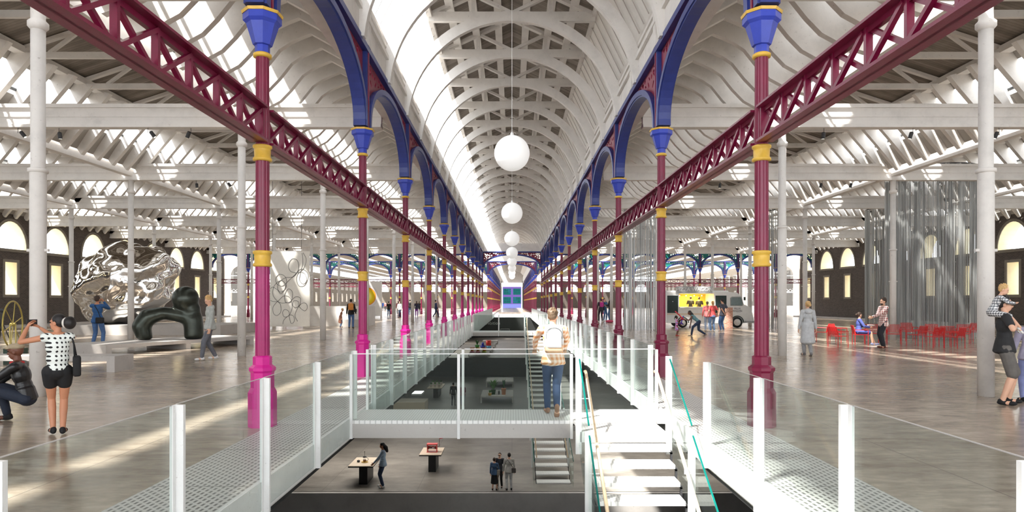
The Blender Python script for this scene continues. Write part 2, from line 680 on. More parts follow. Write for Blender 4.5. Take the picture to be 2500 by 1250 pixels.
for s in (-1, 1):
    a, b = sorted((s * 46.5, s * 35.6))
    cs = sorted([s * 38.4, s * 42.4])
    gable(a, b, 100.0, [(c, 3.4, 1.2, 7.6) for c in cs], 9.2, M['wall_white'], 'wall_gable')
    # the far hall's side wall with a row of tall windows
    x = s * 45.0
    mb = MB()
    for i in range(22):
        c = 102 + 4.5 * i
        for z0, z1 in ((0, 1.9), (4.0, 5.0), (7.2, 8.6)):
            mb.poly([(x, c - 2.25, z0), (x, c + 2.25, z0), (x, c + 2.25, z1), (x, c - 2.25, z1)])
        for w, z0, z1 in ((0.7, 1.9, 4.0), (1.3, 5.0, 7.2)):
            for a, b in ((c - 2.25, c - w), (c + w, c + 2.25)):
                mb.poly([(x, a, z0), (x, b, z0), (x, b, z1), (x, a, z1)])
            for a in (c - w, c + w):
                mb.poly([(x, a, z0), (x + s * 0.8, a, z0), (x + s * 0.8, a, z1), (x, a, z1)])
    struct('wall_far_side', mb, M['brick_far'])
# end wall with doors, arched lights and the lit portal
ends = []
for s in (-1, 1):
    for i in range(7):
        ends.append((s * (8.0 + 5.4 * i), 3.6, 5.0, 7.4))
mbw = sorted(ends)
gable(-46, -3.2, YE, [e for e in mbw if e[0] < 0], 8.4, M['brick_far'], 'wall_end')
gable(3.2, 46, YE, [e for e in mbw if e[0] > 0], 8.4, M['brick_x'], 'wall_end')

# ------------------------------------------------------------------ roofs
YP = 8.0                                     # the aisle rooflights start here; unseen boarding added before shades the near floor
PITCH = T / 9
# nave: boarded top, glazed slope towards the sun, white boarded slope opposite
for s in (-1, 1):
    sk = MB()
    sk.poly([(s * 2.68, Y0, 10.98), (s * 2.68, YA, 10.98), (0, YA, 12.22), (0, Y0, 12.22)])
    struct('ceiling', sk, M['boards'])
    sk = MB()
    sk.ribbon([(s * 3.78, 8.72), (s * 3.55, 9.16)], [(s * 3.88, 8.75), (s * 3.65, 9.2)], Y0, Y1)
    struct('trim_5', sk, M['white'])
    gz = MB().poly([(s * 3.55, Y0, 9.16), (s * 3.55, YA, 9.16), (s * 2.66, YA, 10.95), (s * 2.66, Y0, 10.95)])
    WN[0] += 1
    if s < 0:
        struct('window_%d' % WN[0], gz, M['pane'])
    else:
        struct('ceiling', gz, M['wall_white'])
    bars = MB()
    y = 3.0
    while y < Y1:
        bars.beam((s * 3.5, y, 9.14), (s * 2.62, y, 10.93), 0.022, 0.03, (0, 1, 0))
        y += S / 10
    struct('trim_6', bars, M['bench'])
    ed = MB()
    a, b = sorted((s * 2.56, s * 2.72))
    ed.box(a, b, Y0, Y1, 10.85, 11.0)
    struct('trim_7', ed, M['white'])
    for xx, zz in ((0.5, 11.93), (1.3, 11.56), (2.0, 11.24)):
        struct('trim_8', MB().box(min(s * (xx - .13), s * (xx + .13)), max(s * (xx - .13), s * (xx + .13)), Y0, Y1, zz - 0.05, zz + 0.06), M['white'])
    # entablature over the arcade
    e = MB()
    a, b = sorted((s * 3.42, s * 4.25))
    e.box(a, b, Y0, Y1, 7.78, 8.32)
    a, b = sorted((s * 3.34, s * 4.25))
    e.box(a, b, Y0, Y1, 8.32, 8.44)
    a, b = sorted((s * 3.5, s * 4.25))
    e.box(a, b, Y0, Y1, 8.44, 8.66)
    a, b = sorted((s * 3.4, s * 4.25))
    e.box(a, b, Y0, Y1, 8.66, 8.75)
    y = D1 - 2 * S
    while y < Y1:
        a, b = sorted((s * 3.36, s * 3.5))
        e.box(a, b, y - 0.14, y + 0.14, 7.78, 8.72)
        y += S / 2
    struct('trim_9', e, M['white'])
    # strip one, the vault beside the nave
    v = MB()
    out = [(4.2, 8.75), (4.6, 9.47), (5.0, 9.88), (5.62, 10.22), (6.4, 10.07), (7.1, 9.82)]
    for (xa, za), (xb, zb) in zip(out, out[1:]):
        v.poly([(s * xa, Y0, za), (s * xa, Y1, za), (s * xb, Y1, zb), (s * xb, Y0, zb)])
    struct('ceiling', v, M['soffit'])
    L1 = [(7.1, 9.82), (7.44, 9.4), (7.98, 8.66), (8.37, 7.95)]
    pq = lambda a, b: MB().poly([(s * a[0], Y0, a[1]), (s * a[0], Y1, a[1]), (s * b[0], Y1, b[1]), (s * b[0], Y0, b[1])])
    struct('ceiling', pq(L1[0], L1[1]), M['soffit'])
    WN[0] += 1
    pw = lambda a, b, y0, y1: MB().poly([(s * a[0], y0, a[1]), (s * a[0], y1, a[1]), (s * b[0], y1, b[1]), (s * b[0], y0, b[1])])
    struct('window_%d' % WN[0], pw(L1[1], L1[2], YP, Y1), M['pane'])
    struct('ceiling', pw(L1[1], L1[2], Y0, YP), M['soffit'])
    struct('ceiling', pq(L1[2], L1[3]), M['soffit'])
    struct('trim_10', MB().beam((s * 7.9, Y0, 8.82), (s * 7.9, Y1, 8.82), 0.06, 0.09), M['black'])
    # row strips
    for k in range(3):
        xa, xb = ROWS[k], (ROWS[k] + T if k < 2 else XW + 0.3)
        for d, base in ((1, xa), (-1, xb)):
            P = lambda u, z, y: (s * (base + d * u), y, z)
            sol = MB().poly([P(.25, 7.95, Y0), P(.25, 7.95, Y1), P(.82, 8.83, Y1), P(.82, 8.83, Y0)])
            struct('ceiling', sol, M['soffit'])
            struct('ceiling', MB().poly([P(1.36, 9.67, Y0), P(1.36, 9.67, Y1), P(1.62, 10.07, Y1), P(1.62, 10.07, Y0)]), M['soffit'])
            WN[0] += 1
            struct('window_%d' % WN[0], MB().poly([P(.82, 8.83, YP), P(.82, 8.83, Y1), P(1.36, 9.67, Y1), P(1.36, 9.67, YP)]), M['pane'])
            struct('ceiling', MB().poly([P(.82, 8.83, Y0), P(.82, 8.83, YP), P(1.36, 9.67, YP), P(1.36, 9.67, Y0)]), M['soffit'])
            struct('trim_10', MB().beam(P(.88, 9.0, Y0), P(.88, 9.0, Y1), 0.07, 0.09), M['black'])
            struct('trim_12', MB().beam(P(1.78, 9.98, Y0), P(1.78, 9.98, Y1), 0.36, 0.22), M['white'])
        xm = (xa + xb) / 2
        for e in (-1, 1):
            w = (xb - xa) / 2 - 1.7
            struct('ceiling', MB().poly([(s * (xm + e * w), Y0, 10.1), (s * (xm + e * w), Y1, 10.1), (s * xm, Y1, 11.0), (s * xm, Y0, 11.0)]), M['boards'])
        # gable ends of each strip
    for yy in (Y0, Y1):
        for k in range(3):
            xa, xb = ROWS[k], (ROWS[k] + T if k < 2 else XW + 0.3)
            if yy == Y0:
                struct('ceiling', MB().poly([(s * xa, yy, 7.5), (s * xb, yy, 7.5), (s * (xb - 1.7), yy, 10.1), (s * (xa + xb) / 2, yy, 11), (s * (xa + 1.7), yy, 10.1)]), M['soffit'])
# avenue and far hall: white roofs with long rooflights
for (ya, yb, zc) in ((Y1 + 0.5, YA, 9.6), (YA, YE, 9.6)):
    for s in (-1, 1):
        x = 4.4
        while x < 46:
            a, b = sorted((s * x, s * (x + 3.3)))
            struct('ceiling', MB().box(a, b, ya, yb, zc, zc + 0.15), M['soffit'])
            WN[0] += 1
            a, b = sorted((s * (x + 3.3), s * (x + 4.49)))
            struct('window_%d' % WN[0], MB().poly([(a, ya, zc + .1), (b, ya, zc + .1), (b, yb, zc + .1), (a, yb, zc + .1)]), M['pane'])
            x += 4.49
for s in (-1, 1):
    struct('ceiling', MB().poly([(s * 2.68, YA, 10.98), (s * 2.68, YE, 10.98), (0, YE, 12.22), (0, YA, 12.22)]), M['soffit'])
    struct('ceiling', MB().box(min(s * 3.4, s * 4.4), max(s * 3.4, s * 4.4), YA, YE, 7.78, 9.7), M['wall_white'])
    WN[0] += 1
    struct('window_%d' % WN[0] if s < 0 else 'ceiling', MB().poly([(s * 3.9, YA, 9.7), (s * 3.9, YE, 9.7), (s * 2.68, YE, 10.98), (s * 2.68, YA, 10.98)]), M['pane'] if s < 0 else M['wall_white'])
    for zz in (0,):
        struct('ceiling', MB().poly([(s * 3.9, YE, 7.8), (0, YE, 7.8), (0, YE, 12.2), (s * 2.68, YE, 10.98), (s * 3.9, YE, 9.7)]), M['bench'])
# vertical ends of the main hall roof, towards the avenue
for s in (-1, 1):
    struct('trim_13', MB().box(min(s * 4.2, s * XW), max(s * 4.2, s * XW), Y1 - .1, Y1 + .3, 7.78, 8.5), M['white'])
struct('trim_13', MB().box(-4.2, 4.2, Y1 - .1, Y1 + .3, 7.78, 8.9), M['white'])
struct('trim_13', MB().box(-4.2, 4.2, YA - .1, YA + .3, 7.78, 8.9), M['white'])
# ================================================================== structural iron and concrete
def fluted(r, n=24, d=0.06):
    return r


def iron_column(side):
    t = thing('iron_column', 'x', 'column', group=None)
    ped = M['magenta'] if side < 0 else M['maroon']  # sculpture-side columns turn pinker towards the foot
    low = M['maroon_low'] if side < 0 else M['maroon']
    q = 1 / math.cos(PI / 8)
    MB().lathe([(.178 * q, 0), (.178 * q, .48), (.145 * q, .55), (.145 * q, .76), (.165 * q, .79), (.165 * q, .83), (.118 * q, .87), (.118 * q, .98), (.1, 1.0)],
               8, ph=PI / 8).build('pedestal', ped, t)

    def shaft(z0, z1, r0, r1):
        mb = MB()
        n = 48
        vs, fs = [], []
        zs = [z0, z1]
        for z, r in zip(zs, (r0, r1)):
            for i in range(n):
                rr = r * (1.0 if i % 6 not in (0, 1) else 0.93)
                a = 2 * PI * i / n
                vs.append((rr * math.cos(a), rr * math.sin(a), z))
        for i in range(n):
            fs.append((i, (i + 1) % n, n + (i + 1) % n, n + i))
        return mb.add(vs, fs)
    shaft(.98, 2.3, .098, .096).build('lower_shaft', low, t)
    shaft(2.4, 5.3, .095, .09).build('upper_shaft', M['maroon'], t)
    for z in (2.25, 3.74):
        MB().lathe([(.1, z), (.128, z + .01), (.128, z + .04), (.108, z + .06), (.112, z + .15), (.108, z + .17), (.13, z + .19), (.13, z + .22), (.1, z + .23)], 28).build('gold_band', M['gold'], t, True)
    MB().lathe([(.09, 5.2), (.125, 5.21), (.125, 5.25), (.095, 5.27)], 24).build('gold_collar', M['gold'], t, True)
    c = MB().lathe([(.1, 5.27), (.1, 5.37), (.12 * q, 5.38), (.2 * q, 5.66), (.24 * q, 5.7), (.24 * q, 5.8)], 8, ph=PI / 8).build('capital', M['blue'], t)
    MB().lathe([(.25 * q, 5.79), (.26 * q, 5.83), (.2 * q, 5.85)], 8, ph=PI / 8).build('gilt_rim', M['gold'], c)
    MB().box(-.13, .13, -.13, .13, 5.84, 7.66).build('bracket_post', M['navy'], t)
    st = MB()
    for sx in (-1, 1):
        st.box(min(sx * .128, sx * .15), max(sx * .128, sx * .15), -.025, .025, 5.86, 7.66)
    for sy in (-1, 1):
        st.box(-.025, .025, min(sy * .128, sy * .15), max(sy * .128, sy * .15), 5.86, 7.66)
    st.build('red_fillet', M['red_iron'], t)
    return t


def spandrel_cells(L, inside, c=0.045, th=0.04, seed=0.0, z0=5.9, z1=7.66, edge=None):
    """pierced scrollwork: cells of a plate kept where the scroll pattern is solid; plate in the YZ plane"""
    ny = int(L / c)
    nz = int((z1 - z0) / c)
    keep = set()
    for i in range(ny):
        for j in range(nz):
            y, z = (i + .5) * c, z0 + (j + .5) * c
            d = inside(y, z)
            if d <= 0:
                continue
            p = math.sin(11 * y + 2.6 * math.sin(8 * z + seed)) * math.sin(12 * z + 2.6 * math.sin(7 * y + seed))
            if d < 0.07 or p > -0.12:
                keep.add((i, j))
    mb = MB()
    nb = {}
    vid = {}

    def V(i, j, k):
        key = (i, j, k)
        if key not in vid:
            vid[key] = len(mb.v)
            mb.v.append((k * th - th / 2, i * c, z0 + j * c))
        return vid[key]
    for i, j in keep:
        mb.f.append((V(i, j, 0), V(i, j + 1, 0), V(i + 1, j + 1, 0), V(i + 1, j, 0)))
        mb.f.append((V(i, j, 1), V(i + 1, j, 1), V(i + 1, j + 1, 1), V(i, j + 1, 1)))
        for di, dj, e in ((-1, 0, ((0, 0), (0, 1))), (1, 0, ((1, 0), (1, 1))), (0, -1, ((0, 0), (1, 0))), (0, 1, ((0, 1), (1, 1)))):
            if (i + di, j + dj) not in keep:
                (a, b), (p, q) = e
                mb.f.append((V(i + a, j + b, 0), V(i + p, j + q, 0), V(i + p, j + q, 1), V(i + a, j + b, 1)))
                for k in (0, 1):
                    e0, e1 = V(i + a, j + b, k), V(i + p, j + q, k)
                    nb.setdefault(e0, []).append(e1)
                    nb.setdefault(e1, []).append(e0)
    for _ in range(3):                       # round the stepped outlines into scrolls
        old = list(mb.v)
        for k, ns in nb.items():
            y, z = (sum(old[n][q] for n in ns) / len(ns) for q in (1, 2))
            mb.v[k] = (old[k][0], old[k][1] * .45 + y * .55, old[k][2] * .45 + z * .55)
    return mb


def iron_arch(L, mrib, mfil, label, w=0.26, c=0.033, zc=7.47):
    t = thing('iron_arch', label, 'arch')
    a, b, z0 = L / 2 - .15, zc - 6.0, 6.0
    mk = lambda g: [(L / 2 - (a - g) * 1.0, 5.86)] + [(L / 2 - (a - g) * math.cos(PI * k / 28), z0 + (b - g) * math.sin(PI * k / 28)) for k in range(29)] + [(L / 2 + (a - g), 5.86)]
    inn, out = mk(.15), mk(0)
    MB().ribbon(inn, out, -w / 2, w / 2, True).build('arch_rib', mrib, t)
    MB().ribbon([(p[0], p[1] + .0) for p in mk(.11)], mk(-.03), -w / 2 - .03, -w / 2 + .02, True).ribbon(mk(.11), mk(-.03), w / 2 - .02, w / 2 + .03, True).build('arch_moulding', mrib, t)
    MB().box(-.16, .16, 0, L, 7.64, 7.78).build('top_rail', mrib, t)

    def ins(half):
        def f(y, z):
            if (y < L / 2) != (half == 0) or y < .14 or y > L - .14 or z > 7.645:
                return 0
            e = math.hypot((y - L / 2) / a, max(z - z0, 0) / b)
            if e < 1.0:
                return 0
            return min((e - 1) * 1.2 + .02, y - .12, L - .12 - y, 7.66 - z)
        return f
    for h in (0, 1):
        spandrel_cells(L, ins(h), c, .05, h * 1.7).build('spandrel', mfil, t)
    return t


def lattice_girder(L, label, n=9):
    t = thing('lattice_girder', label, 'girder')
    z0, z1 = 3.99, 4.5
    ya, yb = .1, L - .1
    MB().box(-.12, .12, ya, yb, z0, z0 + .035).box(-.02, .02, ya, yb, z0, z0 + .09).build('bottom_flange', M['maroon'], t)
    MB().box(-.12, .12, ya, yb, z1 - .03, z1).box(-.02, .02, ya, yb, z1 - .09, z1).build('top_flange', M['maroon'], t)
    mb = MB()
    st = (yb - ya) / n
    for i in range(n):
        a, b = ya + i * st, ya + (i + 1) * st
        if i:
            mb.box(-.035, .035, a - .022, a + .022, z0 + .03, z1 - .03)
        mb.beam((.025, a + .03, z0 + .06), (.025, b - .03, z1 - .06), .05, .045)
        mb.beam((-.025, a + .03, z1 - .06), (-.025, b - .03, z0 + .06), .05, .045)
    mb.box(-.06, .06, ya, ya + .03, z0, z1).box(-.06, .06, yb - .03, yb, z0, z1)
    mb.build('lattice', M['maroon'], t)
    return t


KS = list(range(-1, 12)) + list(range(14, 30))
COLP = {}
for s, side in SIDES:
    base = iron_column(s)
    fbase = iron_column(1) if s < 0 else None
    ff = True
    first = True
    gird = lattice_girder(S, 'x')
    arch = iron_arch(S, M['navy'], M['red_iron'], 'x')
    fi = True
    for k in KS:
        y = D1 + k * S
        pos = (s * XN, y, 0)
        n = k + 2
        far = k >= 12
        lab = ('maroon iron column with blue capital beyond the cross avenue, %s' % side) if far else (
            '%s maroon iron column with blue capital along the nave, %s' % (ORD[k], side) if k >= 0 else
            'maroon iron column beside the viewer on the %s of the nave' % side)
        grp = ('iron columns beyond the avenue, ' if far else 'iron columns along the nave, ') + side
        if far and s < 0:
            c = fbase if ff else dup(fbase)
            ff = False
        else:
            c = base if first else dup(base)
        c.location = pos
        tag(c, lab, group=grp)
        first = False
        if k in (11, 29):
            continue
        where = 'after the %s iron column, %s' % (ORD[k], side) if 0 <= k < 12 else ('beyond the cross avenue, %s' % side if far else 'above the viewer, %s' % side)
        for o, nm, gp in ((gird, 'maroon lattice girder ', 'lattice girders '), (arch, 'blue iron arch with red scrollwork ', 'iron arches ')):
            d = o if fi else dup(o)
            d.location = pos
            tag(d, nm + where, group=gp + ('beyond the avenue, ' if far else 'along the nave, ') + side)
        fi = False
# arches across the nave at the avenue, and the avenue's own arcades
ax = iron_arch(2 * XN, M['navy'], M['red_iron'], 'red scrollwork arch across the nave on the near side of the avenue')
ax.location = (XN, D1 + 11 * S, 0)
ax.rotation_euler = (0, 0, PI / 2)
dup(ax, (XN, D1 + 14 * S, 0), PI / 2, 'red scrollwork arch across the nave on the far side of the avenue')
AL = T / 2
tarch = iron_arch(AL, M['navy'], M['teal'], 'x', 0.24, 0.045)
ag = lattice_girder(AL, 'x', 5)
acol = iron_column(1)
fa = fc = True
for yi, y in enumerate((D1 + 11 * S, D1 + 14 * S)):
    w = ('near', 'far')[yi]
    for s, side in SIDES:
        for j in range(7):
            x = XC + AL * (j - 1)
            if j == 0:
                x = XN
            L = (XC - XN) if j == 0 else AL
            if j > 0:
                c = acol if fc else dup(acol)
                fc = False
                c.location = (s * x, y, 0)
                tag(c, '%s maroon column of the avenue arcade, %s edge, %s' % (ORD[j - 1], w, side), group='avenue columns')
            xx = x if s < 0 else x + L
            for o, nm, gp in ((tarch, 'teal scrollwork arch over bay %s from the nave, %s edge of avenue, %s', 'teal arches'),
                              (ag, 'red lattice rail in bay %s from the nave, %s edge of avenue, %s', 'avenue lattice rails')):
                d = o if fa else dup(o)
                d.location = (s * xx if s > 0 else -xx, y, 0)
                d.rotation_euler = (0, 0, PI / 2)
                d.scale = (1, L / AL, 1)
                tag(d, nm % (ORD[j].replace('first', 'one').replace('second', 'two').replace('third', 'three').replace('fourth', 'four').replace('fifth', 'five').replace('sixth', 'six').replace('seventh', 'seven'), w, side), group=gp)
            fa = False

# ------------------------------------------------------------------ nave roof trusses
def nave_truss():
    t = thing('roof_truss', 'x', 'roof truss')
    arc = lambda r: [(r * math.cos(PI * (.03 + .94 * k / 40)), 7.4 + r * math.sin(PI * (.03 + .94 * k / 40))) for k in range(41)]
    MB().ribbon(arc(3.32), arc(3.64), -.09, .09).build('arch_rib', M['white'], t)
    MB().box(-2.66, 2.66, -.08, .08, 10.72, 11.02).build('tie_beam', M['white'], t)
    for s in (-1, 1):
        MB().beam((s * 2.7, 0, 10.93), (0, 0, 12.16), .14, .2, (0, 1, 0)).build('rafter', M['white'], t)
        MB().beam((0, 0, 11.0), (s * 1.25, 0, 11.6), .1, .13, (0, 1, 0)).build('brace', M['white'], t)
        MB().box(min(s * 1.18, s * 1.3), max(s * 1.18, s * 1.3), -.05, .05, 11.0, 11.6).build('queen_post', M['white'], t)
    return t


tr = nave_truss()
y = 20.45 - 5 * S / 2
i = 0
while y < YA - 1:
    o = tr if i == 0 else dup(tr)
    o.location = (0, y, 0)
    tag(o, '%s white arched roof truss over the nave, counted from the viewer' % ORD[i], group='nave roof trusses')
    y += S / 2
    i += 1

# ------------------------------------------------------------------ ribs of the side roofs
def rib_mesh(kind, s):
    if kind == 0:
        inn = [(8.25, 7.55), (7.75, 7.7), (7.2, 8.0), (6.86, 8.35), (6.5, 8.8), (6.2, 9.0), (5.9, 9.14), (5.62, 9.25), (5.2, 9.02), (4.7, 8.72), (4.25, 8.45)]
        out = [(8.35, 7.95), (8.28, 8.15), (8.05, 8.55), (7.8, 8.95), (7.5, 9.4), (7.1, 9.8), (6.4, 10.05), (5.62, 10.2), (5.0, 9.86), (4.6, 9.45), (4.25, 8.86)]
        return MB().ribbon([(s * a, b) for a, b in inn], [(s * a, b) for a, b in out], -.09, .09).mesh('roof_rib', M['white'])
    inn = [(.42, 7.72), (.78, 8.14), (1.14, 8.57), (1.5, 9.0), (1.86, 9.42), (2.2, 9.85)]
    out = [(.25, 7.96), (.42, 8.22), (.74, 8.72), (1.08, 9.25), (1.38, 9.7), (1.6, 10.03)]
    return MB().ribbon([(s * a, b) for a, b in inn], [(s * a, b) for a, b in out], -.1, .1).mesh('roof_rib', M['white'])


RIBS = []
for s, side in SIDES:
    for kx in range(7):
        if kx == 0:
            base, d, me, nm = 0.0, s, rib_mesh(0, s), 'vault beside the nave'
        else:
            k = (kx - 1) // 2
            dr = 1 if kx % 2 else -1
            base = s * (ROWS[k] if dr > 0 else (ROWS[k] + T if k < 2 else XW + .3))
            me = rib_mesh(1, s * dr)
            nm = '%s aisle, %s slope' % (ORD[k], 'inner' if dr > 0 else 'outer')
        y = YC - 12 * PITCH
        while y < Y1:
            if y > 2:
                RIBS.append((abs(base if kx else 6.5) * 1.0 + y * 1.2, me, (base, y, 0), nm, side))
            y += PITCH
RIBS.sort(key=lambda r: r[0])
ins_ = [r for r in RIBS if abs(r[2][0] if r[2][0] else 4) < r[2][1] * 0.95 + 2]
outs = [r for r in RIBS if r not in ins_]
for r in ins_[:300]:
    o = bpy.data.objects.new('roof_rib', r[1])
    COL.objects.link(o)
    o.location = r[2]
    tag(o, 'curved white rib of the roof, %s, %s' % (r[3], r[4]), 'roof rib', 'roof ribs, %s, %s' % (r[3], r[4]))
mb = MB()
for r in ins_[300:] + outs:
    if r[2][0] and abs(r[2][0]) > r[2][1] * 0.95 + 4 and r[2][1] < 5:
        continue
    mb.add([(v.co.x + r[2][0], v.co.y + r[2][1], v.co.z) for v in r[1].vertices], [tuple(p.vertices) for p in r[1].polygons])
tag(mb.build('far_roof_ribs', M['white']), 'white roof ribs of the farther bays, too many to tell apart', 'roof ribs', kind='stuff')


def aisle_truss(w):
    t = thing('aisle_truss', 'x', 'roof truss')
    MB().box(-w, w, -.06, .06, 9.72, 9.92).build('tie_beam', M['white'], t)
    for s in (-1, 1):
        MB().beam((s * w, 0, 10.0), (0, 0, 10.92), .12, .15, (0, 1, 0)).build('rafter', M['white'], t)
        MB().beam((s * (w - 1.0), 0, 9.9), (s * (w - 2.0), 0, 10.62), .1, .1, (0, 1, 0)).build('brace', M['white'], t)
    return t


at_ = None
for s, side in SIDES:
    for k in range(3):
        xa, xb = ROWS[k], (ROWS[k] + T if k < 2 else XW + .3)
        y = YC - 6 * PITCH * .5
        i = 0
        while y < Y1:
            if abs((xa + xb) / 2) < y * .95 + 4:
                o = aisle_truss(2.8) if at_ is None else dup(at_)
                at_ = at_ or o
                o.location = (s * (xa + xb) / 2, y, 0)
                far = ', %s in view' % ORD[i] if i < 8 else ' farther off'
                tag(o, 'white tie truss under the boards of the %s aisle%s, %s' % (ORD[k], far, side), group='aisle trusses, %s aisle, %s' % (ORD[k], side))
                i += 1
            y += 3 * PITCH

# ------------------------------------------------------------------ white columns and beams
def white_column():
    t = thing('white_column', 'x', 'column')
    MB().lathe([(.135, 0), (.135, 4.22), (.12, 4.24), (.12, 6.98)], 24).build('shaft', M['white'], t, True)
    MB().lathe([(.13, 4.16), (.165, 4.17), (.165, 4.23), (.12, 4.25)], 24).build('ring', M['white'], t, True)
    MB().lathe([(.12, 6.82), (.17, 6.88), (.17, 6.96), (.13, 7.0), (.12, 7.02), (.12, 7.44)], 24).build('capital', M['white'], t, True)
    st = MB()
    st.beam((-.2, 0, 2.72), (.2, 0, 2.72), .05, .05)
    st.build('cross_arm', M['white'], t)
    return t


wc = None
for s, side in SIDES:
    for r in range(3):
        for n in range(0, 8):
            y = YC + n * T
            if ROWS[r] > y * .82 + .3 and n < 3 or (s > 0 and r == 0 and n == 2):
                continue
            o = white_column() if wc is None else dup(wc)
            wc = wc or o
            o.location = (s * ROWS[r], y, 0)
            tag(o, 'slim white column, %s along the %s row from the nave, %s' % (ORD[n], ORD[r], side), group='white columns, %s' % side)
for s, side in SIDES:
    for r in range(3):
        x = s * ROWS[r]
        mb = MB()
        mb.box(x - .15, x + .15, Y0, Y1, 7.62, 7.98)
        tag(mb.build('valley_beam', M['white']), 'long white valley beam on the %s row of columns, %s' % (ORD[r], side), 'beam')
        # curved shoulders under the beam at each column
    for n in range(-1, 8):
        y = YC + n * T
        a, b = sorted((s * 4.26, s * XW))
        mb = MB()
        mb.box(a, b, y - .16, y + .16, 7.44, 7.54).box(a, b, y - .1, y + .1, 7.5, 8.1).box(a, b, y - .16, y + .16, 8.08, 8.2)
        mb.box(a, b, y - .13, y + .13, 7.78, 7.83)
        nm = '%s white cross beam from the viewer over the aisles, %s' % (ORD[n], side) if n >= 0 else 'white cross beam above the viewer, %s' % side
        tag(mb.build('cross_beam', M['white']), nm, 'beam', 'cross beams')

# ------------------------------------------------------------------ pendant globes
def globe_lamp():
    t = thing('pendant_globe', 'x', 'pendant lamp')
    MB().ell((0, 0, 0), .5, None, 40, 24).build('globe', M['globe'], t, True)
    MB().tube([(0, 0, .48), (0, 0, 6.15)], .009, 6).build('cord', M['steel_white'], t)
    MB().lathe([(.05, .48), (.05, .56), (.015, .6)], 16).build('cap', M['steel_white'], t)
    return t


gl = None
for i in range(8):
    y = 18.1 + i * 2 * S
    o = globe_lamp() if gl is None else dup(gl)
    gl = gl or o
    o.location = (0, y, 1.75 + 4.22)
    tag(o, '%s white glowing globe pendant hanging down the nave, counted from the viewer' % ORD[i], group='globe pendants')

# ------------------------------------------------------------------ camera and light
cam = bpy.data.cameras.new('camera')
co = bpy.data.objects.new('camera', cam)
COL.objects.link(co)
co.location = (0, 0, H)
co.rotation_euler = (PI / 2, 0, 0)
cam.sensor_width = 36
cam.lens = 36 * F / 2500
cam.shift_y = (HY - 625) / 2500
cam.clip_start = 0.05
cam.clip_end = 600
SC.camera = co
w = bpy.data.worlds.new('sky')
SC.world = w
w.use_nodes = True
bg = w.node_tree.nodes['Background']
bg.inputs[0].default_value = (0.93, 0.96, 1.0, 1)
bg.inputs[1].default_value = 2.8
sd = bpy.data.lights.new('sun', 'SUN')
sd.energy = 10.0
sd.angle = math.radians(2.5)
sd.color = (1.0, 0.96, 0.9)
so = bpy.data.objects.new('sun', sd)
COL.objects.link(so)
d = Vector((0.47, 0.42, -0.95))
so.rotation_euler = d.to_track_quat('-Z', 'Y').to_euler()
so.location = (-20, -20, 40)
vs = SC.view_settings
vs.view_transform = 'Standard'
vs.look = 'None'
vs.exposure = 0.85
vs.gamma = 1.0
SC.cycles.max_bounces = 7
SC.cycles.diffuse_bounces = 5
SC.cycles.glossy_bounces = 3
SC.cycles.transmission_bounces = 4
SC.cycles.transparent_max_bounces = 24
SC.cycles.caustics_reflective = False
SC.cycles.caustics_refractive = False
# ================================================================== balustrades, bridges, stairs, lower hall
POSTW = 0.075


def balustrade(name, label, posts, glass, axis, at0, out=0, group=None, ztop=1.02, zbot=-0.27):
    """run of glass: posts at the given stations, sheets between the given stations; axis 1 runs along Y at X=at0, axis 0 along X at Y=at0"""
    loc = (at0, posts[0], 0) if axis else (posts[0], at0, 0)
    t = thing(name, label, 'balustrade', loc, group=group)
    for p in posts:
        mb = MB()
        if axis:
            mb.box(at0 - POSTW * (.9 if out < 0 else .1), at0 + POSTW * (.1 if out < 0 else .9), p - .016, p + .016, zbot, ztop)
            mb.box(at0 - .012, at0 + .012, p - .05, p - .02, zbot, ztop)
        else:
            mb.box(p - .02, p + .02, at0 - .03, at0 + .03, zbot, ztop)
        mb.build('post', M['post'], t, world=True)
    for a, b in glass:
        mb = MB()
        if axis:
            mb.box(at0 - .008, at0 + .008, a + .02, b - .055, zbot + .03, ztop)
        else:
            mb.box(a + .025, b - .025, at0 - .008, at0 + .008, zbot + .03, ztop)
        g = mb.build('glass_panel', M['glass'], t, world=True)
        mb = MB()
        if axis:
            mb.box(at0 - .006, at0 + .006, a + .02, b - .055, ztop, ztop + .005)
        else:
            mb.box(a + .025, b - .025, at0 - .008, at0 + .008, ztop, ztop + .012)
        mb.build('polished_edge', M['steel_white'] if not axis else M['bench'], g, world=True)
    return t


pairs = lambda l: list(zip(l, l[1:]))
for s, side in SIDES:
    x = s * 2.4
    near = [-1.9 + .0, -.28, 1.33, 2.94, 4.55, 6.16, 7.79] + ([9.62] if s < 0 else [])
    balustrade('glass_balustrade', 'glass balustrade with white posts nearest the viewer, %s of the void' % side, near, pairs(near), 1, x, -s)
    mid = [10.97 + 1.6 * i for i in range(17)]
    balustrade('glass_balustrade', 'glass balustrade between the two footbridges, %s of the void' % side, mid, pairs(mid), 1, x, -s)
    far = [39.6 + 1.6 * i for i in range(24)]
    balustrade('glass_balustrade', 'glass balustrade beyond the farther footbridge, %s of the void' % side, far, pairs(far), 1, x, -s)

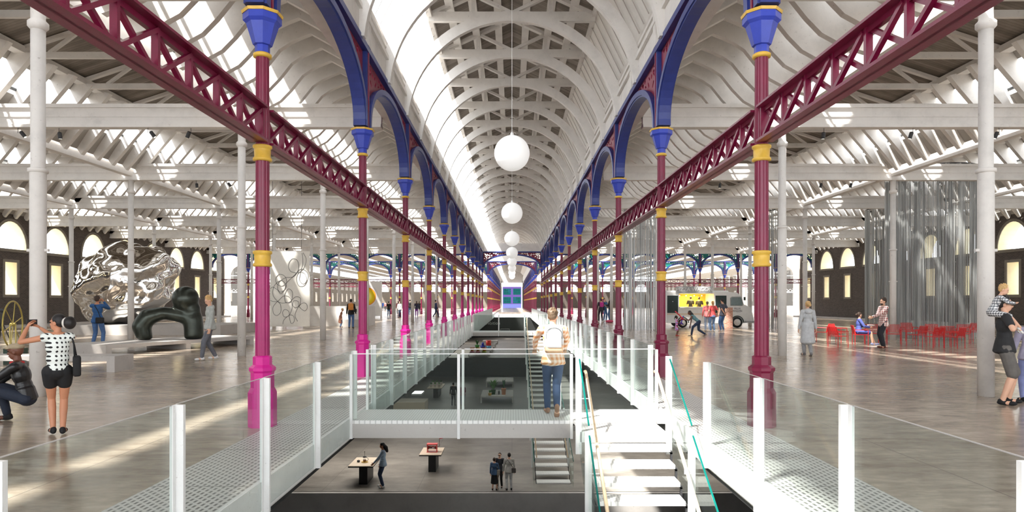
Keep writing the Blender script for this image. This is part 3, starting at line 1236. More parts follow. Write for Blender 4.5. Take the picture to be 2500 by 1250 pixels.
b1 = thing('footbridge', 'white footbridge crossing the void, where the man with the rucksack leans', 'bridge', (0, 9.9, 0))
MB().box(-2.4, 2.4, 9.46, 10.45, -.05, 0).box(.92, 2.08, 8.62, 9.46, -.05, 0).build('deck', M['tread'], b1, world=True)
MB().box(-2.4, .9, 9.46, 9.5, -.26, -.05).box(-2.4, 2.4, 10.41, 10.45, -.26, -.05).build('fascia', M['bench'], b1, world=True)
MB().box(.92, 2.08, 8.62, 8.66, -.14, -.05).build('landing_edge', M['steel_white'], b1, world=True)
b = [-2.38, -.79, .88]
balustrade('glass_balustrade', 'glass balustrade on the near edge of the footbridge', b, pairs(b), 0, 9.47, 0, None, .98, -.27)
b = [-2.36, -.8, .78, 2.36]
balustrade('glass_balustrade', 'glass balustrade on the far edge of the footbridge, leaned on by the man', b, pairs(b), 0, 10.44, 0, None, .98, -.27)
b2 = thing('footbridge', 'farther white footbridge down the void', 'bridge', (0, 38.6, 0))
MB().box(-2.4, 2.4, 38.0, 39.5, -.05, 0).build('deck', M['tread'], b2, world=True)
MB().box(-2.4, 2.4, 38.0, 38.04, -.26, -.05).box(-2.4, 2.4, 39.46, 39.5, -.26, -.05).build('fascia', M['bench'], b2, world=True)
b = [-2.36, -.8, .9]
balustrade('glass_balustrade', 'glass balustrade on the near edge of the farther footbridge', b, pairs(b), 0, 38.02, 0, None, 1.0, -.27)
b = [-2.36, -.8, .78, 2.36]
balustrade('glass_balustrade', 'glass balustrade on the far edge of the farther footbridge', b, pairs(b), 0, 39.48, 0, None, 1.0, -.27)

M['oak'] = paint('pale_oak', (222, 196, 162), 0.45, var=0.1, scale=14)
M['stringer'] = paint('dark_stringer', (60, 60, 62), 0.5)


def stair(label, y0, x0, x1, rise, going, n, depth, post_y, every):
    t = thing('staircase', label, 'staircase', ((x0 + x1) / 2, y0 - n * going, -n * rise - .1))
    for k in range(n):
        yf, z = y0 - .15 - going * (k + .5), -rise * (k + 1)
        MB().box(x0 + .12, x1 - .05, yf, yf + depth, z - .05, z).build('tread', M['tread'], t, world=True)
    for x in (x0 + .1, x1 - .03):
        mb = MB()
        for k in range(n):
            yf, z = y0 - .15 - going * (k + .5), -rise * (k + 1)
            mb.box(x - .012, x + .012, yf + .02, yf + going + .05, z - .08, z - .045)
            mb.box(x - .012, x + .012, yf + .02, yf + .06, z - rise - .08, z - .06)
        mb.build('stringer', M['stringer'], t, world=True)
    sl = rise / going
    for x, e in ((x0, 1), (x1, -1)):
        yy, k = post_y, 0
        while yy > y0 - n * going - .1:
            zt = 1.02 - max(0, post_y - yy) * sl - (.1 if k else 0)
            MB().box(x - .04, x + .04, yy - .02, yy + .02, zt - 1.32, zt).build('post', M['post'], t, world=True)
            z2 = zt - .03
            ye = yy - every
            g = MB().prism([(x, yy, z2 - 1.15), (x, yy, z2), (x, ye + .03, z2 - sl * every), (x, ye + .03, z2 - 1.15 - sl * every)], (.016, 0, 0)).build('glass_panel', M['glass'], t, world=True)
            MB().prism([(x, yy, z2), (x, yy, z2 + .012), (x, ye + .03, z2 + .012 - sl * every), (x, ye + .03, z2 - sl * every)], (.02, 0, 0)).build('green_edge', M['teal_edge'], g, world=True, label='teal green polished glass edge')
            yy -= every
            k += 1
        xr = x + e * .12
        pts = [(xr, y0 + .33, .78), (xr, y0 + .26, .79), (xr, y0 + .18, .77)] + [(xr, y0 + .18 - q, .77 - q * sl) for q in (.5, n * going * .5, n * going - .2)]
        h = MB().tube(pts, .021, 12).build('handrail', M['oak'], t, True, world=True, label='pale oak handrail')
        br = MB()
        q = .3
        while q < n * going - .3:
            br.tube([(xr, y0 + .18 - q, .75 - q * sl), (xr, y0 + .18 - q, .66 - q * sl), (x, y0 + .18 - q, .66 - q * sl)], .007, 6)
            q += every
        br.build('bracket', M['steel_white'], h, world=True)
    return t


stair('white open staircase descending towards the viewer from the footbridge', 8.62, .9, 2.12, .157, .245, 28, .30, 8.64, 1.1)
stair('long white open staircase descending from the farther footbridge', 38.0, .75, 2.1, .157, .545, 29, .42, 37.9, 2.0)

# ---- lower hall furniture
M['table_top'] = paint('cream_laminate', (226, 208, 186), 0.4, var=0.03)
M['green'] = paint('leaf_green', (70, 130, 44), 0.6, var=0.35, scale=30)
M['green2'] = paint('deep_leaf_green', (34, 84, 38), 0.6, var=0.35, scale=30)
M['terracotta'] = paint('peach_terracotta', (222, 150, 112), 0.6)
M['pot_white'] = paint('white_ceramic', (232, 228, 220), 0.35)
M['red'] = paint('red_enamel', (206, 40, 40), 0.3)
M['coral'] = paint('coral_plastic', (232, 92, 92), 0.3)
M['chrome'] = paint('chrome', (210, 210, 212), 0.15, 1.0)
M['clear'] = glass_mat('jug_glass', (0.92, 0.93, 0.95), 0.08)


def display_table(loc, w, d, h, label, rz=0.0):
    t = thing('display_table', label, 'table', loc, rz)
    MB().box(-w / 2, w / 2, 0, d, h - .02, h).build('table_top', M['table_top'], t)
    MB().box(-w / 2, w / 2, 0, d, h - .055, h - .02).build('edge', M['black'], t)
    MB().box(-w * .1, w * .3 * .8, d * .12, d * .88, 0, h - .055).build('leg', M['black'], t)
    return t


TA, TB = gnd(880, 1186, ZL), gnd(1050, 1155, ZL)
display_table(TA, .86, 1.25, .68, 'cream and black display table with a glass coffee press, below the footbridge')
display_table(TB, .82, 1.2, .68, 'cream and black display table with a red pasta roller on it')
TC = gnd(1060, 973, ZL)
display_table(TC, .95, 2.4, .68, 'cream display table carrying six potted succulents')


def low_table(loc, w, d, h, label):
    t = thing('low_table', label, 'table', loc)
    MB().box(-w / 2, w / 2, 0, d, h - .06, h).build('table_top', M['bench'], t)
    for sx in (-1, 1):
        for yy in (.04, d - .04):
            x = sx * (w / 2 - .04)
            MB().box(x - .04, x + .04, yy - .04, yy + .04, 0, h - .06).build('leg', M['bench'], t)
    return t


LA, LB = gnd(1213, 984, ZL), gnd(1220, 945, ZL)
low_table(LA, 2.05, 3.0, .42, 'low white table with leafy pot plants in the lower hall')
low_table(LB, 2.05, 2.6, .42, 'empty low white table behind the plant table')

# glass coffee press, small dark jug
p = TA + Vector((.02, .55, .68))
t = thing('coffee_press', 'glass coffee press on a gold tray on the display table', 'coffee press', p)
MB().lathe([(.11, 0), (.12, .012), (.11, .02)], 24).build('tray', M['gold'], t, True)
MB().lathe([(.06, .02), (.062, .17), (.055, .175)], 24).build('glass_jug', M['clear'], t, True)
MB().lathe([(.055, .03), (.055, .09)], 20).build('coffee', paint('amber_coffee', (150, 84, 40), 0.3), t, True)
MB().lathe([(.065, .17), (.065, .2), (.02, .215)], 24).build('lid', M['charcoal'], t, True)
MB().tube([(0, 0, .2), (0, 0, .36)], .005, 6).ell((0, 0, .37), .014, None, 10, 7).build('plunger', M['black'], t)
MB().tube([(.06 + .07 * math.sin(PI * k / 10), 0, .04 + .13 * k / 10) for k in range(11)], .009, 8).build('handle', M['black'], t)
MB().ell(TA + Vector((-.2, .55, .72)), (.06, .05, .04)).build('measuring_scoop', M['charcoal'], None, True)
sc_ = bpy.data.objects['measuring_scoop']
tag(sc_, 'small dark scoop lying beside the glass coffee press', 'scoop')

# hand-cranked pasta roller
p = TB + Vector((.02, .5, .68))
t = thing('pasta_roller', 'red hand-cranked pasta roller on the second display table', 'pasta roller', p)
MB().box(-.2, .2, -.13, .13, 0, .02).build('base', M['coral'], t)
for s in (-1, 1):
    a, b = sorted((s * .16, s * .19))
    MB().prism([(a, -.1, .02), (a, .1, .02), (a, .12, .27), (a, -.12, .27)], (b - a, 0, 0)).build('side_plate', M['coral'], t)
MB().lathe([(.05, -.16), (.05, .16)], 20, (0, -.05, .15), ax=(1, 0, 0)).lathe([(.05, -.16), (.05, .16)], 20, (0, .06, .15), ax=(1, 0, 0)).build('roller', M['chrome'], t, True)
MB().box(-.2, .2, -.13, .13, .27, .31).build('hood', M['coral'], t)
c = MB().tube([(.19, 0, .2), (.27, 0, .2), (.27, 0, .5)], .012, 8).build('crank', M['chrome'], t)
MB().tube([(.27, 0, .5), (.4, 0, .52)], .02, 10).build('crank_knob', M['red'], c)


def leaf_mb(mb, base, n, h, spread, w, rnd, blade=False):
    for i in range(n):
        a = rnd.random() * 2 * PI
        r = spread * (.3 + .7 * rnd.random())
        hh = h * (.55 + .45 * rnd.random())
        tip = base + Vector((r * math.cos(a), r * math.sin(a), hh))
        mid = base + Vector((r * .35 * math.cos(a), r * .35 * math.sin(a), hh * .65))
        sd = Vector((-math.sin(a), math.cos(a), 0)) * w
        up = Vector((0, 0, .006))
        mb.add([base, mid - sd, tip, mid + sd, mid + up], [(0, 1, 4), (1, 2, 4), (2, 3, 4), (3, 0, 4), (0, 3, 2, 1)])
        mb.tube([base, mid], .004, 4)
    return mb


def potted(loc, label, pot_m, leaf_m, r, hp, n, h, spread, w, seed, group=None, square=False, name='potted_plant'):
    t = thing(name, label, 'plant', loc, group=group)
    if square:
        MB().lathe([(r * 1.2, 0), (r * 1.3, hp), (r * 1.1, hp)], 4, ph=PI / 4).build('pot', pot_m, t)
    else:
        MB().lathe([(r * .75, 0), (r, hp), (r * 1.06, hp), (r * 1.06, hp * .92), (r * .9, hp * .94)], 18).build('pot', pot_m, t, True)
    leaf_mb(MB(), Vector((0, 0, hp * .9)), n, h, spread, w, random.Random(seed)).build('foliage', leaf_m, t)
    return t


WHICH = (('front', 'back'), ('first', 'middle', 'last'))
for j in range(2):
    for i in range(3):
        potted(TC + Vector((-.27 + .27 * i, .5 + 1.1 * j, .68)), 'small %s succulent in a white pot, %s row, %s of three' % (('spiky', 'round', 'leafy')[i], WHICH[0][j], WHICH[1][i]),
               M['pot_white'], (M['green2'], M['green'], M['green'])[i] if j == 0 else (M['green'], M['green'], M['green2'])[i], .1, .2, 22, .16, .13, .03, 5 + i + 3 * j, 'six succulents')
pb = LA + Vector((0, 0, .42))
potted(pb + Vector((-.25, .9, 0)), 'bushy trailing plant in a green glass pot on the low table', M['green2'], M['green'], .16, .28, 60, .75, .55, .06, 21)
potted(pb + Vector((.42, .8, 0)), 'upright snake plant in a peach pot on the low table', M['terracotta'], M['green2'], .16, .4, 18, .7, .14, .04, 22)
potted(pb + Vector((-.45, .4, 0)), 'small straw-coloured plant in a glass bowl on the low table', M['gold'], M['green'], .12, .16, 24, .22, .2, .03, 23)
potted(pb + Vector((.12, .85, 0)), 'tiny dark bottle plant between the larger pots on the low table', M['charcoal'], M['green2'], .06, .2, 8, .15, .06, .015, 24)
MB().box(pb.x - .35, pb.x + .5, pb.y + .25, pb.y + .4, pb.z, pb.z + .03).build('shallow_tray', M['pot_white'])
tag(bpy.data.objects['shallow_tray'], 'white shallow tray in front of the pot plants', 'tray')

# cream vitrine near the footbridge
vt = thing('vitrine', 'low cream vitrine on the lower floor just beyond the footbridge', 'display case', (-5.9, 36.6, ZL))
MB().box(-.9, .9, 0, 1.5, 0, .62).build('plinth', M['table_top'], vt)
MB().box(-.9, .9, 0, 1.5, .63, .66).build('glass_lid', M['clear'], vt)
wl = thing('glowing_panel', 'white glowing panel leaning beyond the cream vitrine', 'light box', (-6.5, 43.5, ZL))
MB().box(-.35, .35, 0, 1.4, 0, .12).build('housing', M['steel_white'], wl)
MB().box(-.32, .32, .03, 1.37, .12, .13).build('lit_panel', lamp_mat('light_panel', (1, 1, 1), 2.2), wl)  # white top face of the flat panel, set to glow

# raised exhibition floor
cols = {'orange': (232, 140, 60), 'pink': (226, 150, 176), 'lime': (176, 208, 84), 'blue': (52, 72, 184), 'red': (222, 56, 44), 'sky': (120, 190, 220), 'ochre': (200, 150, 60), 'leaf': (60, 140, 60)}
CM = {k: paint(k + '_glaze', v, 0.4) for k, v in cols.items()}
for i, (yy, ww, xx) in enumerate(((55.3, 1.75, -2.9), (60.5, 1.7, -2.7), (66.5, 1.7, -2.6), (72.5, 1.7, -2.5))):
    low_table((xx, yy, -3.0), ww, 2.4, .34, '%s low white table in the row on the raised exhibition floor' % ORD[i])


def stack_pot(loc, label, parts_):
    t = thing('glazed_pot', label, 'pot', loc, group='colourful glazed pots')
    z = 0
    for nm, r0, r1, h, m in parts_:
        MB().lathe([(r0, z), (r1, z + h), (r1 * .85, z + h)], 16).build(nm, m, t, True)
        z += h


for i, (u, a, bb) in enumerate(((-.6, 'orange', 'pink'), (-.1, 'ochre', 'pink'), (.45, 'orange', 'lime'))):
    stack_pot((-2.9 + u, 56.3, -2.66), '%s-topped glazed pot on a %s base, front exhibition table, %s of three' % (a, bb, ('first', 'middle', 'last')[i]), [('base', .2, .2, .12, CM[bb]), ('bowl', .12, .22, .3, CM[a])])
stack_pot((-2.7 + .45, 61.4, -2.66), 'tall red pot on a sky blue base on the second exhibition table', [('base', .26, .26, .25, CM['sky']), ('bowl', .24, .26, .5, CM['red'])])
stack_pot((-2.7 - .1, 61.4, -2.66), 'deep blue jug on the second exhibition table', [('base', .2, .26, .25, CM['blue']), ('neck', .12, .1, .3, CM['blue'])])
potted((-3.35, 61.5, -2.66), 'spiky green plant in a green pot on the second exhibition table', CM['leaf'], M['green2'], .22, .3, 20, .6, .4, .05, 31)
sg = thing('wall_screen', 'grey screen low on the dark end wall of the lower hall', 'screen', (-.95, 86.95, -2.2))
MB().box(-.62, .62, -.05, 0.05, -.35, .35).build('frame', M['bench'], sg)
MB().box(-.57, .57, -.06, -.05, -.3, .3).build('display', M['charcoal'], sg)


def text_obj(name, body, size, loc, rot, mat, parent=None, depth=.01, align='CENTER', world=False):
    cu = bpy.data.curves.new(name, 'FONT')
    cu.body = body
    cu.size = size
    cu.extrude = depth
    cu.align_x = align
    cu.align_y = 'CENTER'
    cu.materials.append(mat)
    o = bpy.data.objects.new(name, cu)
    COL.objects.link(o)
    o.location = loc
    o.rotation_euler = rot
    if parent is not None:
        o.parent = parent
    return o


ex = text_obj('exhibition_lettering', 'exhibition', .62, (-2.85, 86.97, -1.1), (PI / 2, 0, 0), M['steel_white'])
tag(ex, 'white word exhibition on the dark end wall of the lower hall', 'lettering')

# fill lights added to brighten the lower hall, unseen under the slab on both sides
for i, (y, e) in enumerate(((25, 170), (37, 50), (47, 40), (62, 110), (74, 70))):
    for s in (-1, 1):
        la = bpy.data.lights.new('lower_hall_fill', 'AREA')
        la.shape = 'RECTANGLE'
        la.size, la.size_y = 3.5, 4.0
        la.energy = e
        la.color = (1, .95, .88)
        lo = bpy.data.objects.new('lower_hall_fill', la)
        COL.objects.link(lo)
        lo.location = (s * 5.6, y, -.42)

# ---- portal at the far end
po = bpy.data.objects.new('door_1', None)
COL.objects.link(po)
po.location = (0, 199.5, 0)
tag(po, kind='structure')
PUR = lamp_mat('violet_light', (.32, .2, .7), .45)
TEA = lamp_mat('teal_light', (.02, .27, .23), .45)
SKY = lamp_mat('periwinkle_light', (.36, .4, 1.0), .55)
MB().box(-2.9, 2.9, 0, .1, 0, 1.2).build('threshold', SKY, po)
for sx in (-1, 1):
    for z0, z1 in ((1.4, 3.4), (4.1, 6.0)):
        MB().box(min(sx * .35, sx * 2.7), max(sx * .35, sx * 2.7), -.05, .05, z0, z1).build('leaf_panel', TEA, po)
MB().box(-2.95, 2.95, .05, .12, 1.2, 6.6).build('frame', PUR, po)
mb = MB()
for sx in (-1, 1):
    for k in range(1, 4):
        xx = sx * (.35 + 2.35 * k / 4)
        mb.box(xx - .05, xx + .05, -.1, -.05, 1.4, 3.4).box(xx - .05, xx + .05, -.1, -.05, 4.1, 6.0)
    for zz in (2.0, 2.8, 4.7, 5.4):
        a, b = sorted((sx * .35, sx * 2.7))
        mb.box(a, b, -.1, -.05, zz - .04, zz + .04)
mb.build('muntin', M['navy'], po)
MB().box(-3.3, 3.3, .2, .3, 6.6, 7.8).build('fanlight', lamp_mat('white_fanlight', (1, .98, 1), 1.6), po)
# ================================================================== things in the aisles
from mathutils import noise as mnoise
M['mirror'] = paint('mirror_steel', (236, 234, 230), 0.03, 1.0, var=0.0)
M['bronze'] = paint('dark_bronze', (62, 66, 60), 0.3, 0.8, var=0.25, scale=3)

# mirror-finish boulder on its plinth
pl = MB().box(-24.2, -15.6, 34.2, 38.8, 0, .52).build('sculpture_plinth', M['bench'])
tag(pl, 'long low concrete plinth under the mirrored boulder', 'plinth')
mb = MB()
mb.ell((0, 0, 0), 1, None, 120, 72)
vs = []
for v in mb.v:
    d = Vector(v)
    n = mnoise.noise(d * 1.7 + Vector((3.1, 0, 7.7))) * .2 + mnoise.noise(d * 3.2 + Vector((9, 4, 1))) * .11 + mnoise.noise(d * 5.5) * .03
    r = 1 + n
    q = d * r
    zz = q.z
    sx = 2.72 * (1 + .1 * zz)
    x = q.x * sx + (.35 * zz)
    vs.append((x, q.y * 1.7, max(zz * 2.45, -2.2 + .05 * abs(q.x))))
mb.v = vs
o = mb.build('mirrored_boulder', M['mirror'], None, True)
o.location = (-21.9, 36.3, 2.72)
tag(o, 'huge crumpled mirror-finish boulder sculpture on a low plinth', 'sculpture')


def fused(mb, name, mat, parent=None, vox=.02, smooth=4, world=False, label=None):
    """blobs fused to one skin by a voxel remesh"""
    o = mb.build(name, mat, parent, True, world, label)
    m = o.modifiers.new('fuse', 'REMESH')
    m.mode = 'VOXEL'
    m.voxel_size = vox
    m.use_smooth_shade = True
    if smooth:
        m = o.modifiers.new('soft', 'SMOOTH')
        m.factor = .5
        m.iterations = smooth
    return o


def slab_bench(p0, p1, width, h, label, th=.12):
    """bench from p0 to p1 (its near long edge), legs at both ends"""
    p0, p1 = Vector(p0), Vector(p1)
    L = (p1 - p0).length
    t = thing('slab_bench', label, 'bench', p0, math.atan2(p1.y - p0.y, p1.x - p0.x))
    MB().box(0, L, 0, width, h - th, h).build('seat', M['bench'], t)
    for a in (.0, L * .5 - .1, L - .2):
        MB().box(a, a + .2, .0, width, 0, h - th).build('leg', M['bench'], t)
    return t


slab_bench((-13.35, 21.0, 0), (-10.75, 26.6, 0), 2.2, .34, 'long pale slab bench carrying the dark bronze sculpture')
slab_bench((-14.0, 16.0, 0), (-9.95, 16.0, 0), .8, .4, 'pale slab bench behind the woman taking a photograph')

k_ = .0153
mb = MB()
P = lambda px, py, dy=0: ((px - 412) * k_, dy, (838 - py) * k_)
mb.limb([P(360, 832), P(352, 805), P(366, 782), P(400, 772), P(436, 779), P(466, 786)], [.28, .33, .33, .25, .27, .33])
mb.limb([P(466, 786), P(468, 815), P(468, 832)], [.36, .36, .36])
mb.ell(P(449, 737), (.49, .42, .5), Matrix.Rotation(.35, 3, 'Y'), 28, 18).ell(P(462, 764), (.36, .34, .3))
mb.v = [(x, y, max(z, 0)) for x, y, z in mb.v]
o = fused(mb, 'bronze_sculpture', M['bronze'], None, .035, 50)
o.location = (-13.0, 24.2, .342)
o.rotation_euler = (0, 0, .35)
tag(o, 'dark bronze abstract sculpture of an arch and a rounded stone, on a slab bench', 'sculpture')

# hanging drawing
M['paper'] = paint('ivory_paper', (250, 247, 238), 0.7, var=0.02)
M['wire'] = paint('steel_wire', (70, 70, 72), 0.4)
hd = thing('hanging_drawing', 'tall ivory panel with black looping line, hung on two wires', 'artwork', (-14.6, 42.0, .16))
MB().box(-1.3, 1.3, 0, .05, 0, 4.95).build('panel', M['paper'], hd)
ink = MB()
cv = lambda zx, zy: Vector(((zx - 352) / 512 * 2.6, -.012, (1080 - zy) / 965 * 4.95))


def loop(pts, n=10):
    q = [cv(*p) for p in pts]
    out = []
    for i in range(len(q) - 1):
        p0, p1, p2, p3 = q[max(i - 1, 0)], q[i], q[i + 1], q[min(i + 2, len(q) - 1)]
        for k in range(n):
            t = k / n
            out.append(.5 * ((2 * p1) + (p2 - p0) * t + (2 * p0 - 5 * p1 + 4 * p2 - p3) * t * t + (3 * p1 - p0 - 3 * p2 + p3) * t ** 3))
    out.append(q[-1])
    ink.tube(out, .011, 5)


loop([(525, 135), (565, 230), (520, 350), (440, 390), (360, 370), (335, 290), (380, 215), (445, 230), (468, 310), (440, 390), (330, 500), (260, 560), (190, 540), (170, 470), (210, 415), (280, 430), (312, 500), (290, 600), (230, 640), (195, 590), (215, 510), (300, 455), (400, 440), (490, 345), (570, 380), (590, 450), (545, 550), (470, 560), (438, 470), (470, 390), (540, 400), (570, 480), (530, 535), (480, 490), (490, 390), (520, 260), (510, 140)])
loop([(100, 750), (190, 760), (270, 690), (340, 700), (370, 760), (300, 770), (285, 680), (330, 600), (385, 640), (370, 750), (300, 778), (215, 770), (135, 680), (150, 560), (240, 490), (300, 560), (240, 660), (190, 610), (130, 575), (100, 600)])
loop([(190, 760), (135, 830), (140, 910), (185, 940), (235, 890), (230, 800), (190, 760)])
loop([(370, 750), (430, 700), (490, 720), (480, 800), (430, 840), (390, 810), (400, 755), (460, 760), (470, 820), (540, 880), (578, 840), (560, 785), (500, 790), (440, 870), (420, 950), (455, 1015)])
loop([(375, 760), (380, 850), (340, 940), (280, 955), (258, 900), (290, 862), (340, 890), (345, 960), (370, 1040), (410, 1010), (400, 950), (350, 935), (280, 990), (260, 1050)])
ink.build('inked_line', M['black'], hd)
for x in (-1.15, .75):
    MB().tube([(x, .025, 4.95), (x, .025, 9.8)], .012, 6).build('wire', M['wire'], hd)

ww = MB().box(-15.4, -10.6, 47.0, 49.5, 0, 1.45).build('white_plinth', M['wall_white'])
tag(ww, 'long white plinth block behind the hanging drawing', 'plinth')
gb = MB().box(-12.3, -11.0, 46.1, 46.7, 0, .5).build('grey_block', M['bench'])
tag(gb, 'low grey block seat in front of the white plinth block', 'seat')

# painting of a glowing disc: rings belong to the painted panel
t_ = NT('painted_rings')
x, y, z = t_.xyz(t_.coord('Object'))
rr = t_.math('SQRT', t_.math('ADD', t_.math('POWER', t_.math('ADD', x, .3), 2.0), t_.math('POWER', t_.math('SUBTRACT', z, 2.15), 2.0)))
c_ = t_.ramp(t_.math('DIVIDE', rr, 2.0), [(0, lin((255, 246, 180))), (.2, lin((255, 240, 110))), (.3, lin((252, 228, 20))), (.45, lin((248, 196, 20))), (.485, lin((240, 110, 50))), (.51, lin((244, 244, 242))), (.6, lin((228, 230, 236))), (.66, lin((246, 246, 244)))])
t_.surf(c_, .6)
dp = thing('disc_painting', 'white panel painted with a yellow glowing disc, far down the aisle', 'artwork', (-15.6, 70, .25))
MB().box(-1.25, 1.25, 0, .08, 0, 3.8).build('panel', t_.m, dp)
MB().box(-1.25, -1.15, .08, .6, -.25, 3.8).box(1.15, 1.25, .08, .6, -.25, 3.8).build('stand', M['wall_white'], dp)

# string curtains
t_ = NT('silver_strings')
c_ = t_.ramp(t_.noise(t_.wpos((14, 14, .15)), 1.0, 3), [(.35, lin((138, 140, 140))), (.65, lin((206, 208, 206)))])
t_.surf(c_, .35, .5)
M['string'] = t_.m


def curtain(cx, cy, r, z1, a0, a1, label, step=.085, sr=.017, seed=1):
    t = thing('string_curtain', label, 'curtain', (cx, cy, 0))
    rnd = random.Random(seed)
    mb = MB()
    n = int(abs(a1 - a0) * r / step)
    for i in range(n):
        a = a0 + (a1 - a0) * (i + rnd.random() * .6) / n
        q = r + .05 * math.sin(a * 23) + .02 * rnd.random()
        mb.tube([(q * math.cos(a), q * math.sin(a), .02), (q * math.cos(a), q * math.sin(a), z1)], sr * (.6 + .8 * rnd.random()), 5)
    o = mb.build('strings', M['string'], t)
    o['kind'] = 'stuff'
    MB().tube([(r * math.cos(a0 + (a1 - a0) * k / 40), r * math.sin(a0 + (a1 - a0) * k / 40), z1) for k in range(41)], .04, 6).build('rail', M['charcoal'], t)
    return t


curtain(21.0, 32.0, 1.95, 8.3, 0, 2 * PI, 'large dark round string curtain behind the red chairs', .042, .013, 1)
curtain(26.3, 45.0, 1.2, 8.3, 0, 2 * PI, 'grey round string curtain between the red chairs and the brick wall', .07, .02, 2)
curtain(8.3, 41.5, .98, 8.0, 0, 2 * PI, 'slim round string curtain between the iron columns and the food truck', .07, .016, 3)
curtain(17.0, 42.0, .7, 7.9, 0, 2 * PI, 'narrow string curtain beside the white column past the food truck', .12, .022, 4)

# ------------------------------------------------------------------ food truck
WHT = paint('truck_white', (236, 236, 232), 0.35, var=0.03)
DGR = paint('truck_dark_green', (22, 44, 40), 0.5)
TY = Vector((10.66, 44.0, 0))
u = .00406
X = lambda zx: (zx - 200) * u
Z = lambda zy: (985 - zy) * u
tk = thing('food_truck', 'white vintage food truck with a lit serving hatch and roof sign', 'food truck', TY)
W_ = 2.0
# body: shell around the open hatch
b = MB()
hx0, hx1, hz0, hz1 = X(410), X(1000), Z(632), Z(408)
zb, zt = Z(905), Z(380)
b.box(X(200), hx0, 0, W_, zb, zt).box(hx1, X(1245), 0, W_, zb, zt).box(hx0, hx1, 0, W_, zb, hz0).box(hx0, hx1, 0, W_, hz1, zt + .02)
b.box(hx0, hx1, W_ - .05, W_, hz0, hz1)
b.prism([(X(200), 0, zt), (X(1245), 0, zt), (X(1245), .1, zt + .1), (X(200), .1, zt + .1)], (0, W_ - .2, 0))
b.build('body', WHT, tk)
b = MB()
prof = [(1240, 905), (1240, 378), (1400, 392), (1465, 450), (1512, 592), (1632, 640), (1662, 770), (1682, 880), (1682, 905)]
b.prism([(X(a), .05, Z(c)) for a, c in prof], (0, W_ - .1, 0))
cab = b.build('cab', WHT, tk)
MB().prism([(X(a), .04, Z(c)) for a, c in ((1290, 605), (1290, 485), (1310, 470), (1455, 470), (1470, 485), (1490, 590), (1478, 605))], (0, .012, 0)).build('cab_window', paint('grey_glass', (120, 136, 136), 0.1), cab)
MB().tube([(X(a), .035, Z(c)) for a, c in ((1282, 608), (1282, 480), (1305, 463), (1460, 463), (1478, 480), (1498, 595), (1484, 610))], .012, 6, True).build('window_seal', M['black'], cab)
MB().box(X(1498), X(1525), -.12, -.05, Z(520), Z(465)).build('wing_mirror', DGR, cab)
MB().box(X(1500), X(1690), -.03, W_, Z(895), Z(872)).build('bumper', M['chrome'], cab)
MB().ell((X(1648), .3, Z(720)), (.05, .1, .1)).build('headlamp', M['chrome'], cab, True)
for a, c in ((207, 390), (1025, 1210)):
    dr = MB().box(X(a), X(c), -.03, 0, Z(735), Z(440)).build('shutter', DGR, tk)
    MB().lathe([(.02, 0), (.03, .02), (.005, .03)], 10, ((X(a) + X(c)) / 2, -.03, Z(540)), ax=(0, -1, 0)).build('catch', M['steel_white'], dr)
MB().box(X(405), X(1005), -.28, .0, Z(650), Z(632)).build('counter', M['wall_white'], tk)
MB().box(X(200), X(1245), -.05, 0, Z(765), Z(742)).build('ledge', M['table_top'], tk)
hi = MB().box(hx0, hx1, W_ - .6, W_ - .06, hz0 - .02, hz0 + .35).build('kitchen_bench', M['gold'], tk)
MB().box(hx0, hx1, W_ - .07, W_ - .055, hz0, hz1).build('back_panel', paint('amber_panel', (222, 170, 70), 0.6), tk)
for i, a in enumerate((450, 560, 700, 830)):
    MB().ell((X(a), .5, Z(440)), .035).build('bulb', lamp_mat('warm_bulb_%d' % i, (1, .72, .3), 14), tk)
la = bpy.data.lights.new('hatch_lamp', 'AREA')
la.size, la.energy, la.color = .8, 55, (1, .74, .34)
lo = bpy.data.objects.new('hatch_lamp', la)
COL.objects.link(lo)
lo.location = TY + Vector(((hx0 + hx1) / 2, W_ * .5, hz1 - .05))
for a, r in ((470, .33), (1395, .37)):
    wz = r
    w1 = MB().lathe([(r * .62, 0), (r * .97, .0), (r, .03), (r, .17), (r * .95, .2), (r * .6, .2)], 32, (X(a), .2, wz), ax=(0, -1, 0)).build('tyre', M['black'], tk, True)
    MB().lathe([(r * .64, -.01), (r * .6, .03), (r * .3, .02), (r * .26, .06), (0.01, .07)], 28, (X(a), .0, wz), ax=(0, -1, 0)).build('wheel_hub', M['pot_white'], w1, True)
    MB().tube([(X(a) - (r + .06) * math.cos(PI * k / 16), -.005, wz + (r + .06) * math.sin(PI * k / 16)) for k in range(17)], .035, 6).build('wheel_arch', DGR, tk)
    MB().lathe([(r, 0), (r, .2)], 24, (X(a), W_ - .02, wz), ax=(0, -1, 0)).build('far_tyre', M['black'], tk)
MB().box(X(350), X(970), -.05, .02, Z(398), Z(285)).build('sign_board', paint('sign_grey', (176, 176, 176), 0.5), tk)
text_obj('sign_lettering', 'PIZZA WAGON', .36, (X(665), -.06, Z(340)), (PI / 2, 0, 0), M['steel_white'], tk)
MB().box(X(1335), X(1465), .035, .05, Z(735), Z(630)).build('door_label', paint('label_white', (228, 228, 226), 0.5), cab)
text_obj('door_lettering', 'PIZZA\nWAGON', .16, (X(1400), .03, Z(683)), (PI / 2, 0, 0), M['charcoal'], cab, .003)
MB().box(X(1012), X(1242), -.9, -.82, 0, Z(640)).build('counter_screen', brick_mat('red_brick_print', 0), None)
cs = bpy.data.objects['counter_screen']
cs.location = TY
n_ = [n for n in cs.data.materials[0].node_tree.nodes if n.type == 'TEX_BRICK'][0]
n_.inputs['Color1'].default_value = lin((205, 120, 92)) + (1,)
n_.inputs['Color2'].default_value = lin((222, 168, 142)) + (1,)
n_.inputs['Mortar'].default_value = lin((224, 204, 190)) + (1,)
